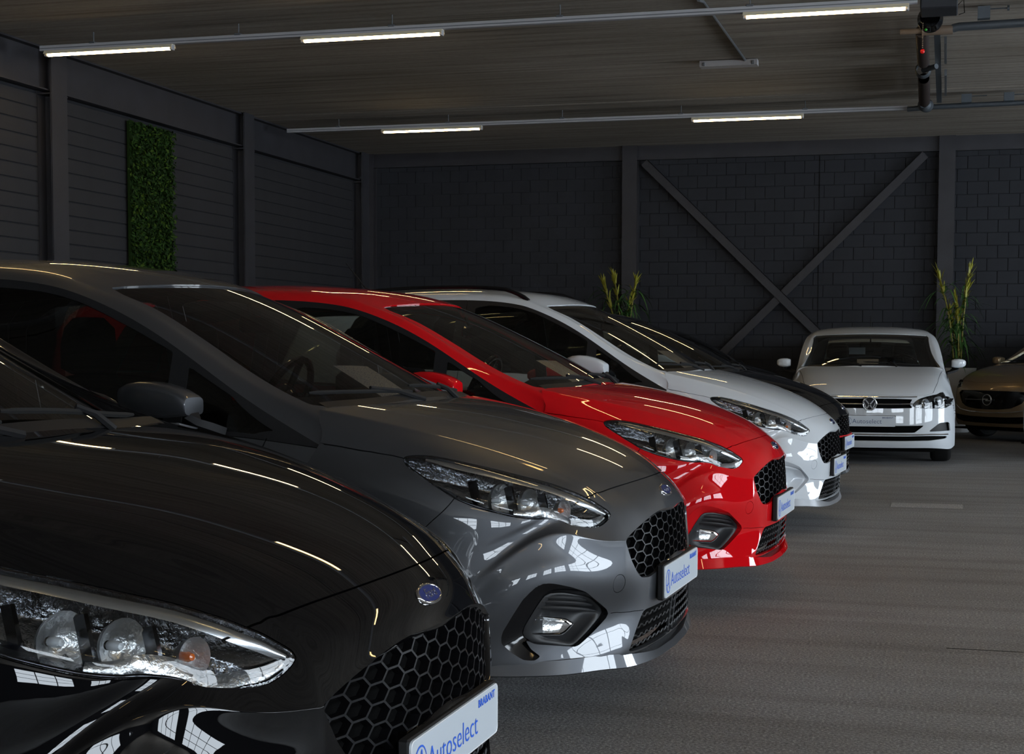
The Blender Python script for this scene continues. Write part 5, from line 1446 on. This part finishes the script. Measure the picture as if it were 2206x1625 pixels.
POLO = dict(
 front=nose_table([(-.78, .965), (-.58, .925), (-.40, .880), (-.22, .825), (-.10, .768)], [(-.035, .716), (-.018, .69), (-.006, .63), (.0, .55), (.008, .45), (.010, .35), (.0, .25), (-.03, .18)]),
 hood=[(0, 4.9), (3, 4.85), (4.9, 4.6), (5.85, 4.0), (6.0, 2.0), (6.0, .01)],
 lamp=[(.425, .625), (.47, .668), (.60, .715), (.745, .762), (.815, .748), (.835, .70), (.825, .61), (.78, .592), (.55, .585), (.44, .60)],
 holes={"grille": ([(0, .684), (.25, .684), (.425, .678), (.40, .63), (.425, .590), (.25, .584), (0, .584)], "void_black", .03),
        "lower_intake": ([(0, .408), (.30, .408), (.545, .412), (.45, .338), (.25, .336), (0, .336)], "void_black", .04),
        "chin_slot": ([(0, .300), (.35, .300), (.62, .305), (.785, .298), (.77, .275), (.6, .255), (.3, .250), (0, .250)], "void_black", .03)},
 side_holes={"fog_recess": ([(.585, .348), (.70, .438), (.805, .438), (.82, .348)], "matte_black", .03)},
 bowls=[((.56, .645), .042, 0), ((.70, .665), .05, 0), ((.79, .68), .03, 0)],
 bars=[([(.43, .632), (.20, .628), (0, .628)], .006, "chrome"), ([(.47, .703), (.25, .700), (0, .700)], .006, "chrome"), ([(.79, .318), (.5, .318), (0, .318)], .007, "chrome")],
 badge=(.632, .074, [[(-.62, .62), (0, -.78 + .60), (.62, .62)], [(-.86, .30), (-.40, -.74), (0, .0 - .05), (.40, -.74), (.86, .30)]]),
 plate=(.024, .455), wk=1.018, wr=.028, wv=1.12, wx=(-.82, -3.37), map=lambda x, z: (x - .06, z if z <= 1.0 else 1.0 + (z - 1.0) * .86))
ADAM = dict(
 front=nose_table([(-.78, .985), (-.58, .955), (-.40, .915), (-.24, .865), (-.12, .805)], [(-.05, .735), (-.028, .70), (-.008, .63), (.0, .55), (.004, .45), (.004, .35), (-.01, .26), (-.05, .19)], round_=1.25),
 hood=[(0, 4.9), (3, 4.6), (4.6, 4.2), (5.3, 3.6), (5.6, 2.0), (5.7, .01)],
 lamp=[(.52, .70), (.55, .76), (.62, .815), (.70, .845), (.755, .83), (.77, .765), (.72, .70), (.62, .672)],
 holes={"grille": ([(0, .655), (.30, .655), (.52, .650), (.56, .60), (.50, .50), (.36, .435), (.18, .415), (0, .412)], "gloss_black", .02),
        "lower_intake": ([(0, .315), (.30, .318), (.60, .335), (.72, .33), (.68, .27), (.45, .235), (.2, .228), (0, .228)], "void_black", .04)},
 side_holes={}, bowls=[((.64, .755), .05, 0)],
 bars=[([(.62, .46), (.50, .405), (.30, .380), (0, .372)], .007, "chrome"), ([(.40, .535), (.20, .535), (.09, .535)], .005, "chrome")],
 badge=(.535, .075, [[(-.95, .12), (.30, .12), (-.25, -.12), (.95, -.12)]]),
 plate=None, wk=.99, wx=(-.80, -3.05), map=lambda x, z: (x * .92 - .08, z if z <= 1.0 else 1.0 + (z - 1.0) * .9))
# ---------------------------------------------------------------- the cars in the hall
GREY = empty("car"); build_hatch_front(GREY); build_shell(GREY, PT, PS)
BLACK = copy_tree(GREY); RED = copy_tree(GREY); WHITE = copy_tree(GREY); BLACK2 = copy_tree(GREY)
place(GREY, -.900, 5.104, -2.586); dress(GREY, "paint_grey")
tag(GREY, "dark grey metallic hatchback between the black and the red car", "car", "cars parked in the row")
place(BLACK, -.954, 2.797, -.852); dress(BLACK, "paint_black")
tag(BLACK, "glossy black hatchback nearest the camera with a large headlamp and amber bulb", "car", "cars parked in the row")
place(RED, -.769, 7.343, -2.758, .01); dress(RED, "paint_red", {"fog_surround": "paint_red"})
tag(RED, "bright red hatchback between the grey and the white car in the row", "car", "cars parked in the row")
dress(WHITE, "paint_white", {"fog_surround": "paint_white", "fog_bezel": "paint_white", "bezel_rib": "paint_white", "splitter": "skid_silver", "chin_recess": "void_black"}); place(WHITE, -.698, 10.174, -4.586)
tag(WHITE, "white hatchback with black roof rails and silver chin behind the red car", "car", "cars parked in the row")
dress(BLACK2, "paint_black", {"splitter": "dark_chrome"}); place(BLACK2, -.79, 12.65, -4.5)
tag(BLACK2, "black car with a red line under its grille behind the white hatchback", "car", "cars parked in the row")

for o in [q for q in walk(WHITE) if q.name.split('.')[0] in ('bezel_rib', 'fog_glass', 'fog_reflector')]: bpy.data.objects.remove(o)

def warp(root, f, skip=("wheel",)):
    """lift the body as a function of x (own mesh copies)"""
    seen = {}
    def rec(o):
        if o.name.split('.')[0] in skip: return
        if o.type == 'MESH':
            k = o.data.name
            if o.name.split('.')[0] in ('plate_lettering', 'badge_lettering'):
                o.location.z += float(f(np.array([o.location.x]))[0]); return
            if k not in seen:
                old = o.data; me = old.copy(); seen[k] = me
                co = np.empty(len(me.vertices) * 3); me.vertices.foreach_get("co", co); co = co.reshape(-1, 3); co[:, 2] += f(co[:, 0]); me.vertices.foreach_set("co", co.ravel()); me.update()
                if k in PAINTED: PAINTED.add(me.name)
            mats = [(s.link, s.material) for s in o.material_slots]; o.data = seen[k]
            for s, (l, m) in zip(o.material_slots, mats):
                s.link = l
                if l == 'OBJECT': s.material = m
        for c in o.children: rec(c)
    rec(root)
warp(WHITE, lambda x: .035 - .0404 * (np.maximum(x, -2.0) + .85))
warp(RED, lambda x: -.003 + .0119 * (np.clip(x, -2.2, .1) + .85))
# the white car's roof rails and aerial
fz = lambda x: .035 - .0404 * (max(x, -2.0) + .85)
for sg in (-1, 1):
    pts = []
    for u in np.linspace(5.6, 11.0, 26):
        p = PT.ev(np.array([u]), np.array([3.45 * -sg]))[0]; q = (u - 5.6) / 5.4; lift = .045 * min(1, 6 * q, 6 * (1 - q)) ** .7 if 0 < q < 1 else 0
        pts.append((p[0], p[1], p[2] + fz(p[0]) + lift - .004))
    MB().sweep(pts, [(-.014, -.012), (.014, -.012), (.016, .004), (.010, .014), (-.010, .014), (-.016, .004)]).build("roof_rail", MAT["gloss_black"], WHITE, smooth=True)
MB().tube([(-3.40, 0, 1.565), (-3.46, 0, 1.605), (-3.52, 0, 1.635), (-3.68, 0, 1.82)], [.022, .014, .006, .004], 6).build("roof_aerial", MAT["matte_black"], WHITE, smooth=True)
# red pinstripe below the second black car's grille
pts = [on_front(fuv((.0 - .25 * w * w, w, .475)), .004)[0] for w in np.linspace(-.36, .36, 40)]
pmat("trim_red", (.6, .01, .015), rough=.3)
MB().tube(pts, .008, 6).build("grille_stripe", MAT["trim_red"], BLACK2, smooth=True)

WPOLO = front_car(POLO); dress(WPOLO, "paint_white"); place(WPOLO, -.75, 15.55, -87.2)
tag(WPOLO, "white hatchback facing the camera with a round chrome emblem and dealer plate", "car", "cars facing the camera")
MB().tube([(-3.35, 0, 1.40), (-3.5, 0, 1.45), (-3.56, 0, 1.60)], [.015, .006, .004], 6).build("roof_aerial", MAT["matte_black"], WPOLO, smooth=True)
CREAM = copy_tree(WPOLO); dress(CREAM, "paint_warm_white"); place(CREAM, -1.02, 19.72, -87.5); CREAM.scale = (.83, .84, .95)
tag(CREAM, "cream car hidden behind the white hatchback, one door mirror showing", "car", "cars facing the camera")
CREAM2 = copy_tree(WPOLO); dress(CREAM2, "paint_warm_white"); place(CREAM2, -1.78, 17.2, -3)
tag(CREAM2, "cream car whose roof edge shows behind the second black car", "car", "cars parked in the row")
BLACK3 = copy_tree(BLACK2); place(BLACK3, -1.95, 20.45, -3); BLACK3.scale = (.86, 1.0, .97)
tag(BLACK3, "black car farthest back in the row, side windows against the braced wall", "car", "cars parked in the row")
for o in [c for c in BLACK3.children if c.name.startswith("grille_stripe")]: bpy.data.objects.remove(o)
GOLD = front_car(ADAM); dress(GOLD, "paint_gold"); place(GOLD, .52, 20.1, -132)
tag(GOLD, "bronze small car with a dark oval grille by the right edge", "car", "cars facing the camera")
WHITE2 = copy_tree(GOLD); dress(WHITE2, "paint_white"); place(WHITE2, 1.28, 16.9, -128)
tag(WHITE2, "white car of which only the nose shows at the right edge", "car", "cars facing the camera")

# ---------------------------------------------------------------- price sheets inside the windscreens
def sheet(car, corners, label, pt=PT, warpf=None):
    """corners in uv: top-left, top-right, bottom-right, bottom-left; lies against the inside of the glass"""
    c = np.array(corners, float); n = 6; V = []; UVs = []
    for i in range(n + 1):
        for k in range(n + 1):
            a, b = i / n, k / n; uv = (c[0] * (1 - b) + c[1] * b) * (1 - a) + (c[3] * (1 - b) + c[2] * b) * a
            p = pt.ev(uv[:1], uv[1:])[0] - pt.nrm(uv[:1], uv[1:])[0] * .024
            if warpf: p[2] += warpf(p[0])
            V.append(p); UVs.append((b, 1 - a))
    V = np.array(V); cen = V.mean(0)
    F = [(i * (n + 1) + k, (i + 1) * (n + 1) + k, (i + 1) * (n + 1) + k + 1, i * (n + 1) + k + 1) for i in range(n) for k in range(n)]
    o = mesh("price_sheet", V - cen, F, MAT["paper"], None)
    uvl = o.data.uv_layers.new(name="UVMap")
    for l in o.data.loops: uvl.data[l.index].uv = UVs[l.vertex_index]
    a = car.rotation_euler.z; ca, sa = math.cos(a), math.sin(a)
    o.location = (car.location.x + ca * cen[0] - sa * cen[1], car.location.y + sa * cen[0] + ca * cen[1], car.location.z + cen[2]); o.rotation_euler = (0, 0, a)
    tag(o, label, "paper", "price sheets behind windscreens"); return o
SH = [(1.62, 1.06), (1.50, .10), (.26, .25), (.25, 1.22)]
sheet(GREY, SH, "white printed price sheet behind the grey car's windscreen")
sheet(BLACK, SH, "white printed price sheet behind the nearest black car's windscreen")
sheet(RED, SH, "white printed price sheet behind the red car's windscreen", warpf=lambda x: -.003 + .0119 * (x + .85))
sheet(WHITE, SH, "white printed price sheet behind the windscreen of the car with roof rails", warpf=fz)

sheet(WPOLO, [(1.22, .64), (1.22, -.40), (.22, -.40), (.22, .64)], "white printed price sheet at the foot of the white hatchback's windscreen", pt=POLO['pt'])
_o = MB().box(-.002, .002, -.10, .10, -.042, .042).build("price_sheet", MAT["paper"]); _a = WPOLO.rotation_euler.z; _x, _y = -3.30, -.16
_o.location = (WPOLO.location.x + math.cos(_a) * _x - math.sin(_a) * _y, WPOLO.location.y + math.sin(_a) * _x + math.cos(_a) * _y, 1.165); _o.rotation_euler = (0, 0, _a)
tag(_o, "second smaller sheet seen deep inside the white hatchback facing the camera", "paper", "price sheets behind windscreens")
